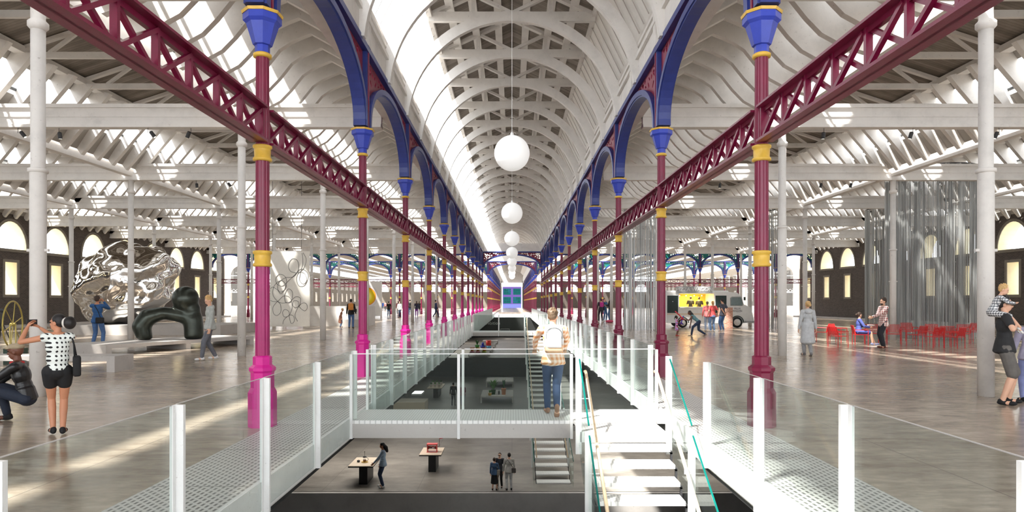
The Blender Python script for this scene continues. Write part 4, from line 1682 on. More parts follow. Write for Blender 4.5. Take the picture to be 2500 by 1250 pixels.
tag(cs, 'red brick patterned screen standing in front of the food truck', 'screen')

# ------------------------------------------------------------------ red slatted armchairs
CR = paint('chair_red', (204, 32, 34), 0.4, var=0.05)


def armchair():
    t = thing('slatted_armchair', 'x', 'chair')
    st = MB()
    for i in range(7):
        y = -.2 + .4 * i / 6
        st.box(-.23, .23, y - .022, y + .022, .42, .435)
    st.tube([(-.24, -.22, .425), (.24, -.22, .425), (.24, .22, .425), (-.24, .22, .425)], .012, 6, True)
    st.build('seat', CR, t)
    bk = MB()
    for i in range(9):
        x = -.2 + .4 * i / 8
        bk.beam((x, -.21, .47), (x, -.3, .78), .022, .012, (0, 1, 0))
    bk.tube([(-.24, -.2, .43), (-.24, -.31, .8), (.24, -.31, .8), (.24, -.2, .43)], .013, 6)
    bk.build('backrest', CR, t)
    for sx in (-1, 1):
        for y in (-.24, .24):
            MB().tube([(sx * .26, y, 0), (sx * .26, y, .62)], .013, 6).build('leg', CR, t)
        MB().tube([(sx * .26, -.28, .62), (sx * .26, .24, .62)], .016, 6).build('armrest', CR, t)
    return t


CH = [(2006, 834, 1.0, 'by the woman in the long grey coat'), (2046, 847, -1.3, 'front one beside the seated reader'), (2047, 836, -2.5, 'behind the front pair, beside the seated reader'),
      (2100, 842, .5 - PI / 2 - .2, 'occupied by the woman in blue reading'), (2128, 838, 2.6, 'just behind the seated reader'), (2182, 840, 2.7, 'just behind the man in the plaid shirt'),
      (2220, 832, 3.0, 'against the dark string curtain, second past the plaid man'), (2238, 843, .4, 'turned away, third past the plaid man'), (2279, 849, .2, 'front centre of the cluster by the curtain'),
      (2281, 838, 2.9, 'rear centre of the cluster by the curtain'), (2330, 850, .5, 'front of the cluster, nearest the bright white column'), (2306, 845, -.3, 'middle of the cluster by the curtain'),
      (2350, 839, 2.4, 'rear of the cluster, near the bright white column'), (2371, 833, 1.9, 'farthest back beside the bright white column')]
cp = None
CHP = []
for px, py, rz, lab in CH:
    p = gnd(px, py)
    o = armchair() if cp is None else dup(cp)
    cp = cp or o
    o.location = p
    o.rotation_euler = (0, 0, rz)
    CHP.append((p, rz))
    tag(o, 'red slatted metal armchair ' + lab, group='red armchairs')

# ------------------------------------------------------------------ wheel on a green box, tripod camera
M['brass'] = paint('yellowed_brass', (176, 158, 84), 0.4, .4)
p = gnd(40, 888)
ws = thing('spoked_wheel', 'yellow spoked wheel standing upright on a dark green box', 'wheel', p + Vector((-.1, 0, .44)), math.radians(108))
MB().tube([(.66 * math.cos(2 * PI * k / 40), 0, .68 + .66 * math.sin(2 * PI * k / 40)) for k in range(40)], .022, 8, True).build('rim', M['brass'], ws, True)
MB().lathe([(.045, -.06), (.045, .06)], 12, (0, 0, .68), ax=(0, 1, 0)).build('hub', M['brass'], ws)
for k in range(6):
    a = k * PI / 3 + .3
    MB().tube([(0, 0, .68), (.65 * math.cos(a), 0, .68 + .65 * math.sin(a))], .012, 6).build('spoke', M['brass'], ws)
MB().beam((0, .07, .7), (0, .07, .0), .025, .025).beam((0, -.07, .7), (0, -.07, .0), .025, .025).build('fork', M['brass'], ws)
gx = MB().box(-.2, .2, -.2, .2, 0, .44).build('green_box', paint('box_green', (24, 52, 34), 0.4), None)
gx.location = p + Vector((-.02, 0, 0))
tag(gx, 'dark green box under the yellow spoked wheel', 'box')
p = gnd(4, 880)
tr_ = thing('camera_tripod', 'black camera tripod beside the yellow spoked wheel', 'tripod', p)
for k in range(3):
    a = k * 2 * PI / 3 + .4
    MB().tube([(0, 0, 1.2), (.42 * math.cos(a), .42 * math.sin(a), 0)], .014, 6).build('leg', M['black'], tr_)
MB().tube([(0, 0, .9), (0, 0, 1.42)], .016, 8).build('column', M['black'], tr_)
cm = thing('camera', 'black camera mounted on the tripod', 'camera', p + Vector((0, 0, 1.42)), .3)
MB().box(-.08, .08, -.04, .04, .0, .11).box(-.03, .03, -.035, .035, .11, .14).build('body', M['black'], cm)
MB().lathe([(.035, 0), (.038, .1), (.03, .1)], 16, (.0, -.04, .055), ax=(.9, -.4, 0)).build('lens', M['black'], cm)

# ------------------------------------------------------------------ track spotlights under the cross beams
SP = [(45, 325, 20.9, -.6), (145, 328, 20.9, 0), (362, 325, 20.9, -.6), (467, 325, 20.9, .5), (480, 446, 29.9, 0), (553, 450, 29.9, -.6), (2011, 325, 20.9, 0), (2228, 325, 20.9, .2), (2438, 325, 20.9, .3), (2007, 448, 29.9, .2), (2080, 448, 29.9, .2), (1758, 448, 29.9, 0)]
sp = None
for i, (px, py, yy, tilt) in enumerate(SP):
    x = (px - HX) / F * yy
    if sp is None:
        sp = thing('spotlight', 'x', 'spotlight')
        MB().tube([(0, 0, 0), (0, 0, -.16)], .008, 6).build('stem', M['black'], sp)
        cn = MB().lathe([(.055, -.34), (.06, -.34), (.06, -.14), (.03, -.12)], 16).build('can', M['charcoal'], sp)
        MB().lathe([(.045, -.345), (.045, -.342)], 16).build('lens', lamp_mat('spot_lens', (1, .9, .7), 2.0), cn)
        o = sp
    else:
        o = dup(sp)
    o.location = (x, yy - .02, 7.44)
    o.rotation_euler = (0, 0, 0)
    side = 'sculpture side' if x < 0 else 'food truck side'
    nth = sum(1 for q in SP[:i] if (q[0] < HX) == (px < HX) and q[2] == yy)
    tag(o, '%s small black spotlight under the %s cross beam, %s' % (ORD[nth], 'second' if yy < 25 else 'third', side), group='spotlights')
    for ch in o.children:
        if ch.name.startswith('can'):
            ch.rotation_euler = (.2, tilt, 0)
            ch.location = (0, 0, 0)
# ================================================================== people
SKIN = {'light': paint('fair_skin', (226, 178, 150), 0.55, var=0.06), 'mid': paint('tan_skin', (196, 136, 104), 0.55, var=0.06), 'dark': paint('brown_skin', (112, 68, 50), 0.5, var=0.08)}
HAIR = {k: paint(k + '_hair', v, 0.55, var=0.25, scale=40) for k, v in (('black', (26, 22, 22)), ('brown', (66, 48, 36)), ('blond', (206, 166, 110)), ('grey', (120, 112, 106)), ('ash', (100, 80, 60)))}
EYE = paint('dark_eye', (30, 24, 20), 0.2)
LIP = paint('lip_red', (170, 84, 78), 0.5)
CL = {}


def cloth(name, rgb, rough=.8):
    if name not in CL:
        CL[name] = paint(name, rgb, rough, var=.14, scale=9)
    return CL[name]


def plaid(name, base, line, k=38.0, w=.3):
    """woven check: crossing stripes around and down the garment"""
    t = NT(name)
    x, y, z = t.xyz(t.coord('Object'))
    a = t.math('LESS_THAN', t.math('FRACT', t.math('MULTIPLY', t.math('ADD', x, t.math('MULTIPLY', y, .7)), k / 6.28)), w)
    b = t.math('LESS_THAN', t.math('FRACT', t.math('MULTIPLY', z, k / 6.28)), w)
    f = t.math('MULTIPLY', t.math('ADD', a, b), .5)
    return t.surf(t.mix(f, lin(base), lin(line)), .85)


def dots(name, base, dot, k=26.0, th=.42):
    t = NT(name)
    x, y, z = t.xyz(t.coord('Object'))
    r = t.math('MULTIPLY', t.math('SINE', t.math('MULTIPLY', t.math('ADD', t.math('ADD', x, t.math('MULTIPLY', y, .8)), z), k * 2)), t.math('SINE', t.math('MULTIPLY', t.math('SUBTRACT', t.math('ADD', x, t.math('MULTIPLY', y, .8)), z), k * 2)))
    return t.surf(t.mix(t.math('GREATER_THAN', r, th), lin(base), lin(dot)), .8)


V = lambda *a: Vector(a)


def ik(a, b, l1, l2, pole):
    d = b - a
    L = d.length
    if L > (l1 + l2) * .998:
        b = a + d * ((l1 + l2) * .998 / L)
        d = b - a
        L = d.length
    u = d / L
    x = (l1 * l1 - l2 * l2 + L * L) / (2 * L)
    h = math.sqrt(max(l1 * l1 - x * x, 0))
    p = Vector(pole)
    p = p - u * p.dot(u)
    p.normalize()
    return a + u * x + p * h, b


def frame(d, up):
    d = d.normalized()
    x = d.cross(up).normalized()
    return Matrix((x, d, x.cross(d))).transposed()


def hand(mb, w, d, n, th, curl=.35, s=1.0, fr=.0092):
    """palm, four unequal bent fingers and a thumb from the side of the palm; d along the hand, n out of the palm, th towards the thumb"""
    d = d.normalized()
    th = (th - d * th.dot(d))
    th.normalize()
    n2 = d.cross(th)
    n = n2 if n2.dot(n) > 0 else -n2
    mb.ell(w + d * .048 * s, (.041 * s, .056 * s, .017 * s), Matrix((th, d, n)).transposed(), 12, 8)
    for k, L in enumerate((.076, .086, .08, .062)):
        p = w + d * .088 * s + th * (.031 - .0205 * k) * s
        a = .12
        pts = [p]
        dd = d + th * (.1 - .07 * k)
        for q, f in enumerate((.45, .32, .23)):
            a += curl * (.7 + .35 * q)
            p = p + (dd.normalized() * math.cos(a) + n * math.sin(a)) * L * f * s
            pts.append(p)
        mb.limb(pts, [fr, fr * .98, fr * .92, fr * .84], 8)
    p = w + d * .025 * s + th * .034 * s
    t1 = (d * .62 + th * .72 + n * .25).normalized()
    t2 = (d * .85 + th * .3 + n * .35 + n * curl * .4).normalized()
    mb.limb([p, p + t1 * .042 * s, p + t1 * .042 * s + t2 * .03 * s], [.0125, .0115, .0095], 8)


class Person:
    pass


def person(label, loc, h, rz, top=None, bottom=None, shoes=None, hair=('brown', 'short'), skin='light', female=False, lean=0.0, tilt=0.0,
           pelvis=(0, 0, .95), feet=None, footyaw=(.15, -.15), footpitch=(0, 0), knees=((0, 1, 0), (0, 1, 0)), hands=None, elbows=((-.5, -1, -.3), (.5, -1, -.3)), curl=.35, head=(0, 0), vox=.014,
           group=None, palms=None, thumbs=None, beard=False, child=False, face=True):
    s = h / 1.75
    t = thing('person', label, 'person', loc, rz, group)
    R = Person()
    R.o, R.s = t, s
    sw = .165 if female else .19
    u = V(math.sin(tilt), math.sin(lean) * math.cos(tilt), math.cos(lean) * math.cos(tilt))
    hs = 1.25 if child else 1.0
    P = V(*pelvis)
    N = P + u * .53
    xr = V(1, 0, 0)
    xr = (xr - u * xr.dot(u)).normalized()
    fw = u.cross(xr)
    sh = [P + u * .475 - xr * sw, P + u * .475 + xr * sw]
    hip = [P - xr * .092 - u * .02, P + xr * .092 - u * .02]
    feet = feet or ((-.11, 0, .085), (.11, .03, .085))
    hands = hands or ((-.28, .1, .84), (.28, .1, .84))
    kn, an, el, wr = [0, 0], [0, 0], [0, 0], [0, 0]
    for i in (0, 1):
        kn[i], an[i] = ik(hip[i], V(*feet[i]), .445, .435, knees[i])
        el[i], wr[i] = ik(sh[i], V(*hands[i]), .295, .265, elbows[i])
    HM = Matrix.Rotation(head[0], 3, 'Z') @ Matrix.Rotation(-head[1], 3, 'X')
    hu = (HM @ V(0, 0, 1) * .5 + u * .5).normalized()
    HC = N + hu * (.155 + (.03 if child else 0))
    hp = lambda x, y, z: HC + HM @ (V(x, y, z) * hs)
    R.HC, R.hp, R.wr, R.el, R.sh, R.P, R.u, R.fw, R.an, R.kn = HC, hp, wr, el, sh, P, u, fw, an, kn
    TM = Matrix((xr, fw, u)).transposed()
    body = MB()
    E = lambda mb, c, r, M_=TM: mb.ell(c, r, M_)
    E(body, P, (.15, .1, .11))
    E(body, P + u * .17, (.128, .09, .15))
    E(body, P + u * .34, (.155 if not female else .14, .105, .17))
    body.limb([sh[0], N - u * .03, sh[1]], [.055, .07, .055])
    body.limb([N - u * .05, HC - hu * .03], [.056 if not female else .048, .05 if not female else .044])
    body.ell(hp(0, -.008, .025), (.075 * hs, .096 * hs, .1 * hs), HM)
    body.ell(hp(0, .028, -.045), (.056 * hs, .066 * hs, .072 * hs), HM)
    if face:
        body.ell(hp(0, .098, -.018), (.014, .02, .024), HM, 8, 6)
        body.ell(hp(0, .086, .03), (.05, .014, .012), HM, 10, 6)
        for e in (-1, 1):
            body.ell(hp(e * .077, -.005, -.008), (.011, .024, .032), HM, 8, 6)
    for i in (0, 1):
        cal = kn[i] + (an[i] - kn[i]) * .32
        th = hip[i] + (kn[i] - hip[i]) * .4
        f = .92 if female else 1
        body.limb([hip[i], th, kn[i], cal, an[i]], [.092 * f, .082 * f, .056 * f, .057 * f, .038 * f])
        body.limb([sh[i], sh[i] + (el[i] - sh[i]) * .5, el[i], el[i] + (wr[i] - el[i]) * .3, wr[i]], [.052 * f, .046 * f, .038 * f, .038 * f, .026 * f])
        e = (-1, 1)[i]
        pal = V(*palms[i]) if palms else V(-e, 0, 0)
        tb = V(*thumbs[i]) if thumbs else V(0, 1, .2)
        dd = wr[i] - el[i]
        hand(body, wr[i], dd, pal, tb, curl, 1.0, .0092 if vox < .01 else .0115)
        fd = V(-math.sin(footyaw[i]), math.cos(footyaw[i]), 0) * math.cos(footpitch[i]) - V(0, 0, 1) * math.sin(footpitch[i])
        FM = frame(fd, V(0, 0, 1) if abs(fd.z) < .9 else V(0, -1, 0))
        body.ell(an[i] + FM @ V(0, .07, -.045), (.04, .115, .033), FM)
    sc = lambda mb: setattr(mb, 'v', [(a * s, b * s, c * s) for a, b, c in mb.v]) or mb
    bo = fused(sc(body), 'body', SKIN[skin], t, vox * s, 3)
    if face and vox < .02:
        for e in (-1, 1):
            sc(MB().ell(hp(e * .031, .088, .012), (.012, .008, .007), HM, 8, 6)).build('eye', EYE, bo, True)
        sc(MB().ell(hp(0, .094, -.062), (.022, .008, .007), HM, 8, 6)).build('mouth', LIP, bo, True)
    # garments
    if top:
        kind, m = top
        mb = MB()
        g = .016
        E(mb, P + u * .02, (.158, .112, .12))
        E(mb, P + u * .17, (.145, .108, .15))
        E(mb, P + u * .34, ((.17 if not female else .152), .122, .175))
        mb.limb([sh[0] + xr * .015, N - u * .055, sh[1] - xr * .015], [.07, .08, .07])
        if kind == 'coat':
            for q in range(26):
                z = q / 25
                c = P - V(0, 0, 1) * (.5 * z) + u * .1 * (1 - z)
                E(mb, c, (.185 + .04 * z, .15 + .06 * z, .09))
        if kind == 'hoodie':
            mb.ell(N - fw * .06 - u * .03, (.1, .06, .07), TM)
        if kind in ('long', 'short', 'hoodie', 'long_shirt'):
            for q in range(16):
                E(mb, P + u * .12 * (1 - q / 15) - (u * .03 if pelvis[2] < .8 else V(0, 0, .16 if kind == 'long_shirt' else .08)) * (q / 15), (.165 + (.012 if pelvis[2] < .8 else .045) * q / 15, .122 + (.01 if pelvis[2] < .8 else .04) * q / 15, .06))
        if kind != 'sleeveless':
            for i in (0, 1):
                if kind == 'short':
                    q = sh[i] + (el[i] - sh[i]) * .62
                    mb.limb([sh[i], q], [.068, .06])
                else:
                    q = wr[i] - (wr[i] - el[i]) * .06
                    mb.limb([sh[i], sh[i] + (el[i] - sh[i]) * .5, el[i], q], [.068, .062, .053, .04])
        nm = {'coat': 'coat', 'hoodie': 'sweater', 'short': 'shirt', 'sleeveless': 'blouse'}.get(kind, 'shirt')
        R.top = fused(sc(mb), nm, m, t, max(vox, .0105) * s, 3)
    if bottom:
        kind, m = bottom
        mb = MB()
        E(mb, P + u * .03, (.155, .11, .1))
        E(mb, P - u * .03, (.163, .116, .11))
        if kind in ('trousers', 'shorts'):
            for i in (0, 1):
                th = hip[i] + (kn[i] - hip[i]) * .45
                if kind == 'shorts':
                    q = hip[i] + (kn[i] - hip[i]) * (.42 if female else .98)
                    mb.limb([hip[i], th if not female else (hip[i] + q) / 2, q], [.105, .1, .092 if female else .088])
                else:
                    q = an[i] + (kn[i] - an[i]) * .06
                    mb.limb([hip[i], th, kn[i], kn[i] + (q - kn[i]) * .35, q], [.094, .088, .068, .066, .054])
        else:
            L = {'skirt': .55, 'dress': .42, 'wrap': .2}[kind]
            lo = P if pelvis[2] < .8 else P - V(0, 0, L)
            for i in (0, 1) if pelvis[2] < .8 else ():
                mb.limb([hip[i], hip[i] + (kn[i] - hip[i]) * .8], [.112, .098])
            for q in range(22):
                z = q / 21
                E(mb, P + (lo - P) * z, (.16 + .05 * z, .118 + .05 * z, .07))
        fused(sc(mb), {'trousers': 'trousers', 'shorts': 'shorts'}.get(kind, 'skirt'), m, t, max(vox, .0105) * s, 3)
    if shoes:
        for i in (0, 1):
            fd = V(-math.sin(footyaw[i]), math.cos(footyaw[i]), 0) * math.cos(footpitch[i]) - V(0, 0, 1) * math.sin(footpitch[i])
            FM = frame(fd, V(0, 0, 1) if abs(fd.z) < .9 else V(0, -1, 0))
            mb = MB()
            A = an[i]
            mb.ell(A + FM @ V(0, .12, -.048), (.047, .075, .036), FM).ell(A + FM @ V(0, .01, -.045), (.04, .09, .04), FM).ell(A + FM @ V(0, -.02, -.025), (.042, .05, .05), FM)
            fused(sc(mb), 'shoe', shoes, t, max(vox, .009) * s, 2)
    # hair
    col, st = hair
    if st != 'none':
        mb = MB()
        hm = HAIR[col]
        mb.ell(hp(0, -.024, .045), (.084 * hs, .098 * hs, .093 * hs), HM)
        mb.ell(hp(0, -.042, .01), (.08 * hs, .068 * hs, .075 * hs), HM)
        if st == 'short' and vox < .012:
            rnd = random.Random(len(label))
            for _ in range(90):              # tousled locks over the skull
                a, e = rnd.random() * 2 * PI, .1 + 1.45 * rnd.random()
                q = V(math.cos(a) * math.cos(e), math.sin(a) * math.cos(e), math.sin(e))
                if q.y > .55 and q.z < .6:
                    continue
                c = V(q.x * .08, q.y * .094 - .024, q.z * .088 + .045)
                mb.limb([hp(*c), hp(*(c * 1.1 + V(rnd.uniform(-.012, .012), rnd.uniform(-.012, .012), .012)))], [.014, .006], 6)
        if st == 'afro':
            mb.ell(hp(0, -.03, .05), (.1, .11, .1), HM)
        if st in ('bun', 'bigbun'):
            q = 1.0 if st == 'bun' else 1.75
            mb.ell(hp(0, -.125 - .03 * q, .0), (.05 * q, .045 * q, .055 * q), HM)
        if st == 'long':
            mb.limb([hp(0, -.05, 0), hp(0, -.1, -.12), hp(0, -.1, -.27)], [.075, .085, .055])
        if st == 'pony':
            mb.limb([hp(0, -.1, .03), hp(0, -.15, -.03), hp(0, -.15, -.15)], [.035, .035, .02])
        fused(sc(mb), 'hair', hm, t, max(vox, .009) * s, 2)
        if st == 'bigbun':
            sc(MB().tube([hp(.058 * math.cos(a), -.118, .0 + .062 * math.sin(a)) for a in [2 * PI * k / 14 for k in range(14)]], .018, 7, True)).build('hair_tie', M['pot_white'], t, True)
    if beard:
        fused(sc(MB().ell(hp(0, .05, -.075), (.052, .055, .05), HM)), 'beard', HAIR[col], t, max(vox, .009) * s, 2)
    return R


def wpt(R, p):
    return R.o.matrix_basis_world @ Vector(p) if False else (Matrix.Translation(R.o.location) @ Matrix.Rotation(R.o.rotation_euler[2], 4, 'Z')) @ (Vector(p) * R.s)


def bag(R, name, label, mat, c, size, strap, cat='bag'):
    """bag worn by a person: soft body and strap, in the wearer's coordinates; a thing of its own"""
    t = thing(name, label, cat, wpt(R, c), R.o.rotation_euler[2])
    s = R.s
    mb = MB()
    a, b, d = (q * s for q in size)
    mb.box(-a / 2, a / 2, -b / 2, b / 2, -d / 2, d / 2)
    o = mb.build('pouch', mat, t, True)
    m = o.modifiers.new('round', 'BEVEL')
    m.width = min(size) * s * .3
    m.segments = 3
    for p in strap:
        MB().tube([(Vector(q) - Vector(c)) * s for q in p], .011 * s, 6).build('strap', mat, t, True)
    return t


DENIM = cloth('blue_denim', (78, 112, 160))
DKDEN = cloth('dark_denim', (44, 60, 86))
BLK = cloth('black_cloth', (24, 24, 26))
WSH = cloth('white_canvas', (226, 226, 226))
# ---- woman photographing
p = gnd(141, 1062)
ra = person('woman in a polka-dot blouse and black shorts raising a phone to take a picture', p, 1.58, .62, ('sleeveless', dots('polka_dots', (232, 238, 234), (22, 22, 24), 27, .5)), ('shorts', BLK), BLK, ('black', 'bigbun'), 'dark' if 0 else 'mid', True,
            hands=((-.36, .25, 1.57), (-.2, .34, 1.55)), elbows=((-1, -.2, -.8), (.3, .3, -1)), head=(.95, .02), feet=((-.055, .05, .1), (.06, -.03, .1)), vox=.0068, curl=.5,
            palms=((1, .1, 0), (-1, .1, 0)), thumbs=((.3, -.6, .2), (-.3, -.6, .2)))
ph = thing('phone', 'dark phone held up by the woman in the polka-dot blouse', 'phone', wpt(ra, (-.31, .36, 1.64)), 1.4)
MB().box(-.075, .075, -.006, .006, -.04, .04).build('case', M['black'], ph)
MB().box(-.07, .07, -.008, -.006, -.036, .036).build('display', M['charcoal'], ph)
bag(ra, 'shoulder_bag', 'black shoulder bag hanging on the woman in the polka-dot blouse', BLK, (.23, -.04, 1.0), (.1, .26, .3), [[(.2, -.14, 1.12), (.19, -.11, 1.35), (.15, -.0, 1.475), (.2, .08, 1.3), (.23, .06, 1.12)]])
# ---- crouching man
p = gnd(27, 1030)
rb = person('crouching man in black leather jacket, red collar and beige flat cap', p + V(-.05, 0, 0), 1.74, PI / 2 + .35, ('long', paint('black_leather', (26, 26, 28), .32, var=.2, bump=.1)), ('trousers', cloth('navy_jeans', (34, 42, 58))), BLK, ('black', 'none'), 'dark',
            lean=.22, pelvis=(0, -.24, .36), feet=((-.17, .16, .085), (.17, .06, .085)), knees=((-.25, 1, .8), (.25, 1, .8)), hands=((-.1, .42, .42), (.16, .40, .38)), elbows=((-.8, -.3, -.4), (.8, -.3, -.4)), head=(-.1, .1), vox=.0075)
mb = MB()
hm_ = Matrix.Rotation(-.1, 3, 'Z')
for c, r in (((0, -.012, .075), (.092, .112, .052)), ((0, .085, .06), (.07, .06, .018))):
    q = rb.hp(*c)
    mb.ell(q * rb.s, tuple(k * rb.s for k in r), hm_)
fused(mb, 'flat_cap', cloth('beige_tweed', (170, 154, 128)), rb.o, .01, 3)
mb = MB()
mb.tube([(rb.P + rb.u * .5 + V(.07 * math.cos(a), .07 * math.sin(a) + .015, .02 + .0 * a)) * rb.s for a in [2 * PI * k / 16 for k in range(16)]], .024, 8, True)
mb.build('red_collar', cloth('red_shirt', (196, 44, 44)), rb.o, True)
# ---- man in blue shirt
rc = person('man in a blue shirt and jeans photographing the mirrored boulder', gnd(238, 848), 1.98, .05, ('long', cloth('blue_shirt', (44, 88, 140))), ('trousers', DENIM), BLK, ('brown', 'short'), 'mid',
            hands=((-.06, .22, 1.56), (.09, .22, 1.56)), elbows=((-.6, 0, -1), (.6, 0, -1)), feet=((-.17, 0, .085), (.14, .05, .085)), vox=.011, head=(0, .0))
bag(rc, 'shoulder_bag', 'black shoulder bag slung across the man in the blue shirt', BLK, (.17, -.16, .93), (.26, .1, .2), [[(.2, -.17, 1.0), (.1, -.15, 1.25), (-.02, -.12, 1.42), (-.08, .0, 1.5)]])
# ---- girl in grey sweater
rd = person('short-haired blond person in grey sweater strolling beside the bronze sculpture, head bowed', gnd(513, 879), 1.93, 2.25, ('hoodie', cloth('grey_sweater', (176, 180, 176))), ('trousers', cloth('grey_jeans', (104, 106, 114))), WSH, ('blond', 'short'), 'light', True,
            feet=((-.05, .22, .09), (.08, -.16, .1)), head=(.15, .5), vox=.0095, hands=((-.24, .08, .8), (.25, .02, .8)))
fused(MB().ell((rd.P + V(0, 0, -.02)) * rd.s, (.19, .145, .06)), 'shirt_tail', WSH, rd.o, .016, 2)
# ---- woman with backpack and child
re = person('dark-haired person in a black jacket with orange rucksack beside the second iron column', gnd(857, 802), 1.96, .1, ('long', BLK), ('trousers', DENIM), BLK, ('black', 'short'), 'light', True, vox=.016)
bag(re, 'rucksack', 'orange and black rucksack on the person beside the second iron column', cloth('orange_canvas', (214, 140, 66)), (.02, -.2, 1.3), (.3, .16, .4), [[(-.12, -.14, 1.45), (-.13, 0, 1.49), (-.13, .1, 1.3)], [(.12, -.14, 1.45), (.13, 0, 1.49), (.13, .1, 1.3)]])
bag(re, 'hip_bag', 'dark hip bag on the person with the orange rucksack', BLK, (.26, -.12, 1.08), (.18, .12, .2), [[(.2, -.1, 1.15), (-.12, -.12, 1.42)]])
person('small child in a brown coat and jeans beside the rucksack wearer', gnd(831, 799), 1.3, -1.3, ('coat', cloth('brown_coat', (158, 106, 84))), ('trousers', DENIM), BLK, ('blond', 'short'), 'light', False, lean=.25, child=True, vox=.016, head=(0, .4))
# ---- far visitors
FAR = [(949, 773, 1.85, 0, BLK, DENIM, 'black', 'person in black coat and jeans far down the aisle by the disc painting'), (976, 776, 1.85, 2.8, cloth('white_top', (220, 220, 218)), DKDEN, 'brown', 'person in white top carrying a grey bag, far down the aisle'),
       (1017, 773, 1.9, .2, cloth('navy_jacket', (48, 52, 80)), cloth('purple_leggings', (122, 48, 150)), 'brown', 'person in purple leggings and navy rucksack, far down the aisle'), (1064, 775, 2.0, -1.2, cloth('navy_coat', (40, 52, 90)), DKDEN, 'black', 'person in navy coat striding past the far iron columns'),
       (934, 757, 1.9, 3.0, cloth('bright_blue', (40, 92, 190)), DENIM, 'brown', 'person in bright blue beside the disc painting'), (941, 758, 1.8, 2.6, cloth('dusty_pink', (190, 120, 120)), DKDEN, 'black', 'person in dusty pink behind the black-coated one'),
       (972, 768, 1.9, .4, cloth('dark_rose', (130, 76, 84)), BLK, 'brown', 'person in dark rose behind the white-topped one'), (1001, 770, 2.1, .1, BLK, DENIM, 'black', 'person in black half hidden behind the third iron column'), (1024, 766, 1.9, -.4, BLK, BLK, 'brown', 'person in all black behind the purple leggings')]
for px, py, hh, rz, tm, bm, hc, lab in FAR:
    walk = rz in (-1.2, 2.8)
    person(lab, gnd(px, py), hh, rz, ('long', tm), ('trousers', bm), BLK, (hc, 'long' if 'purple' in lab or 'white' in lab else 'short'), 'light', vox=.026, face=False, feet=((-.08, .3, .1), (.08, -.28, .12)) if walk else None)
# ---- group past the columns
for px, py, hh, rz, tm, bm, lab in ((1467, 786, 2.08, .2, cloth('charcoal_jacket', (62, 58, 66)), cloth('grey_trousers', (66, 64, 72)), 'person with a pink rucksack seen from behind, in the trio past the iron columns'),
                                   (1476, 784, 2.1, -2.6, cloth('teal_jacket', (52, 96, 132)), DENIM, 'person in a blue jacket in the middle of the trio past the iron columns'),
                                   (1491, 785, 2.25, 1.0, BLK, DENIM, 'tall person in black top and jeans in the trio past the iron columns')):
    q = person(lab, gnd(px, py), hh, rz, ('long', tm), ('trousers', bm), WSH, ('brown', 'short'), 'light', vox=.018, face=False, feet=((-.15, 0, .085), (.14, .08, .085)), hands=((-.2, .3, 1.15), (.2, .3, 1.15)) if hh != 2.08 else None)
    if hh == 2.08:
        bag(q, 'rucksack', 'pink rucksack on the back of the visitor past the iron columns', cloth('pink_canvas', (206, 60, 150)), (0, -.2, 1.3), (.27, .15, .36), [[(-.12, -.14, 1.45), (-.13, 0, 1.49)], [(.12, -.14, 1.45), (.13, 0, 1.49)]])
o = MB().ell((0, 0, .12), (.35, .2, .13)).build('holdall', cloth('rose_holdall', (216, 84, 120)), None, True)
o.location = gnd(1488, 788)
tag(o, 'rose holdall on the floor at the feet of the trio', 'bag')
# ---- people round the truck
stp = NT('striped_frock')
x, y, z = stp.xyz(stp.coord('Object'))
stp.surf(stp.ramp(stp.math('FRACT', stp.math('MULTIPLY', stp.math('ADD', z, x), 7)), [(.0, lin((236, 130, 190))), (.33, lin((90, 140, 220))), (.5, lin((240, 240, 245))), (.66, lin((236, 130, 190)))]), .8)
r1 = person('small girl in a pink and blue striped frock holding a balloon sword', gnd(1652, 820), 1.02, -1.5, ('sleeveless', stp.m), ('dress', stp.m), cloth('red_shoes', (190, 60, 60)), ('black', 'pony'), 'dark', True, child=True, vox=.013, hands=((-.12, .35, 1.0), (.12, .38, .98)), head=(0, -.15))
r2 = person('long-haired girl in a teal blouse lunging with a red balloon sword', gnd(1700, 821), 1.62, 1.45, ('sleeveless', cloth('teal_print', (110, 152, 158))), ('trousers', DKDEN), cloth('grey_pumps', (140, 134, 126)), ('black', 'long'), 'dark', True, lean=.85,
            pelvis=(0, -.12, .82), feet=((-.1, .28, .09), (.1, -.5, .12)), footpitch=(0, .5), hands=((-.12, .66, .92), (.2, .3, .55)), head=(0, .3), vox=.013)
for R_, nm, lab, rgb, tip in ((r1, 'balloon_sword', 'violet balloon sword raised by the small girl', (84, 50, 170), (.0, .62, 1.75)), (r2, 'balloon_sword', 'red balloon sword held out by the lunging girl', (216, 42, 60), (-.1, 1.15, 1.38))):
    bt = thing(nm, lab, 'balloon', wpt(R_, R_.wr[0]))
    a = wpt(R_, R_.wr[0] + V(.02, .05, .0))
    b = wpt(R_, V(*tip))
    mm = paint(lab.split()[0] + '_balloon', rgb, .25)
    MB().limb([a, a + (b - a) * .5 + V(0, 0, .02), b], [.028, .03, .026]).build('blade', mm, bt, True, True)
    d_ = (b - a).normalized()
    MB().limb([a + d_ * .08 + V(-.1, 0, -.06), a + d_ * .08 + V(.0, 0, .04), a + d_ * .08 + V(.1, 0, -.06)], [.028, .028, .028]).build('guard', mm, bt, True, True)
person('fair woman in a red top, denim jacket round her waist, at the food truck', gnd(1740, 810), 1.82, .1, ('short', cloth('coral_tee', (214, 84, 84))), ('trousers', cloth('pale_denim', (118, 146, 184))), WSH, ('blond', 'pony'), 'light', True, vox=.014, hands=((-.3, -.02, .95), (.3, .06, .95)), face=False)
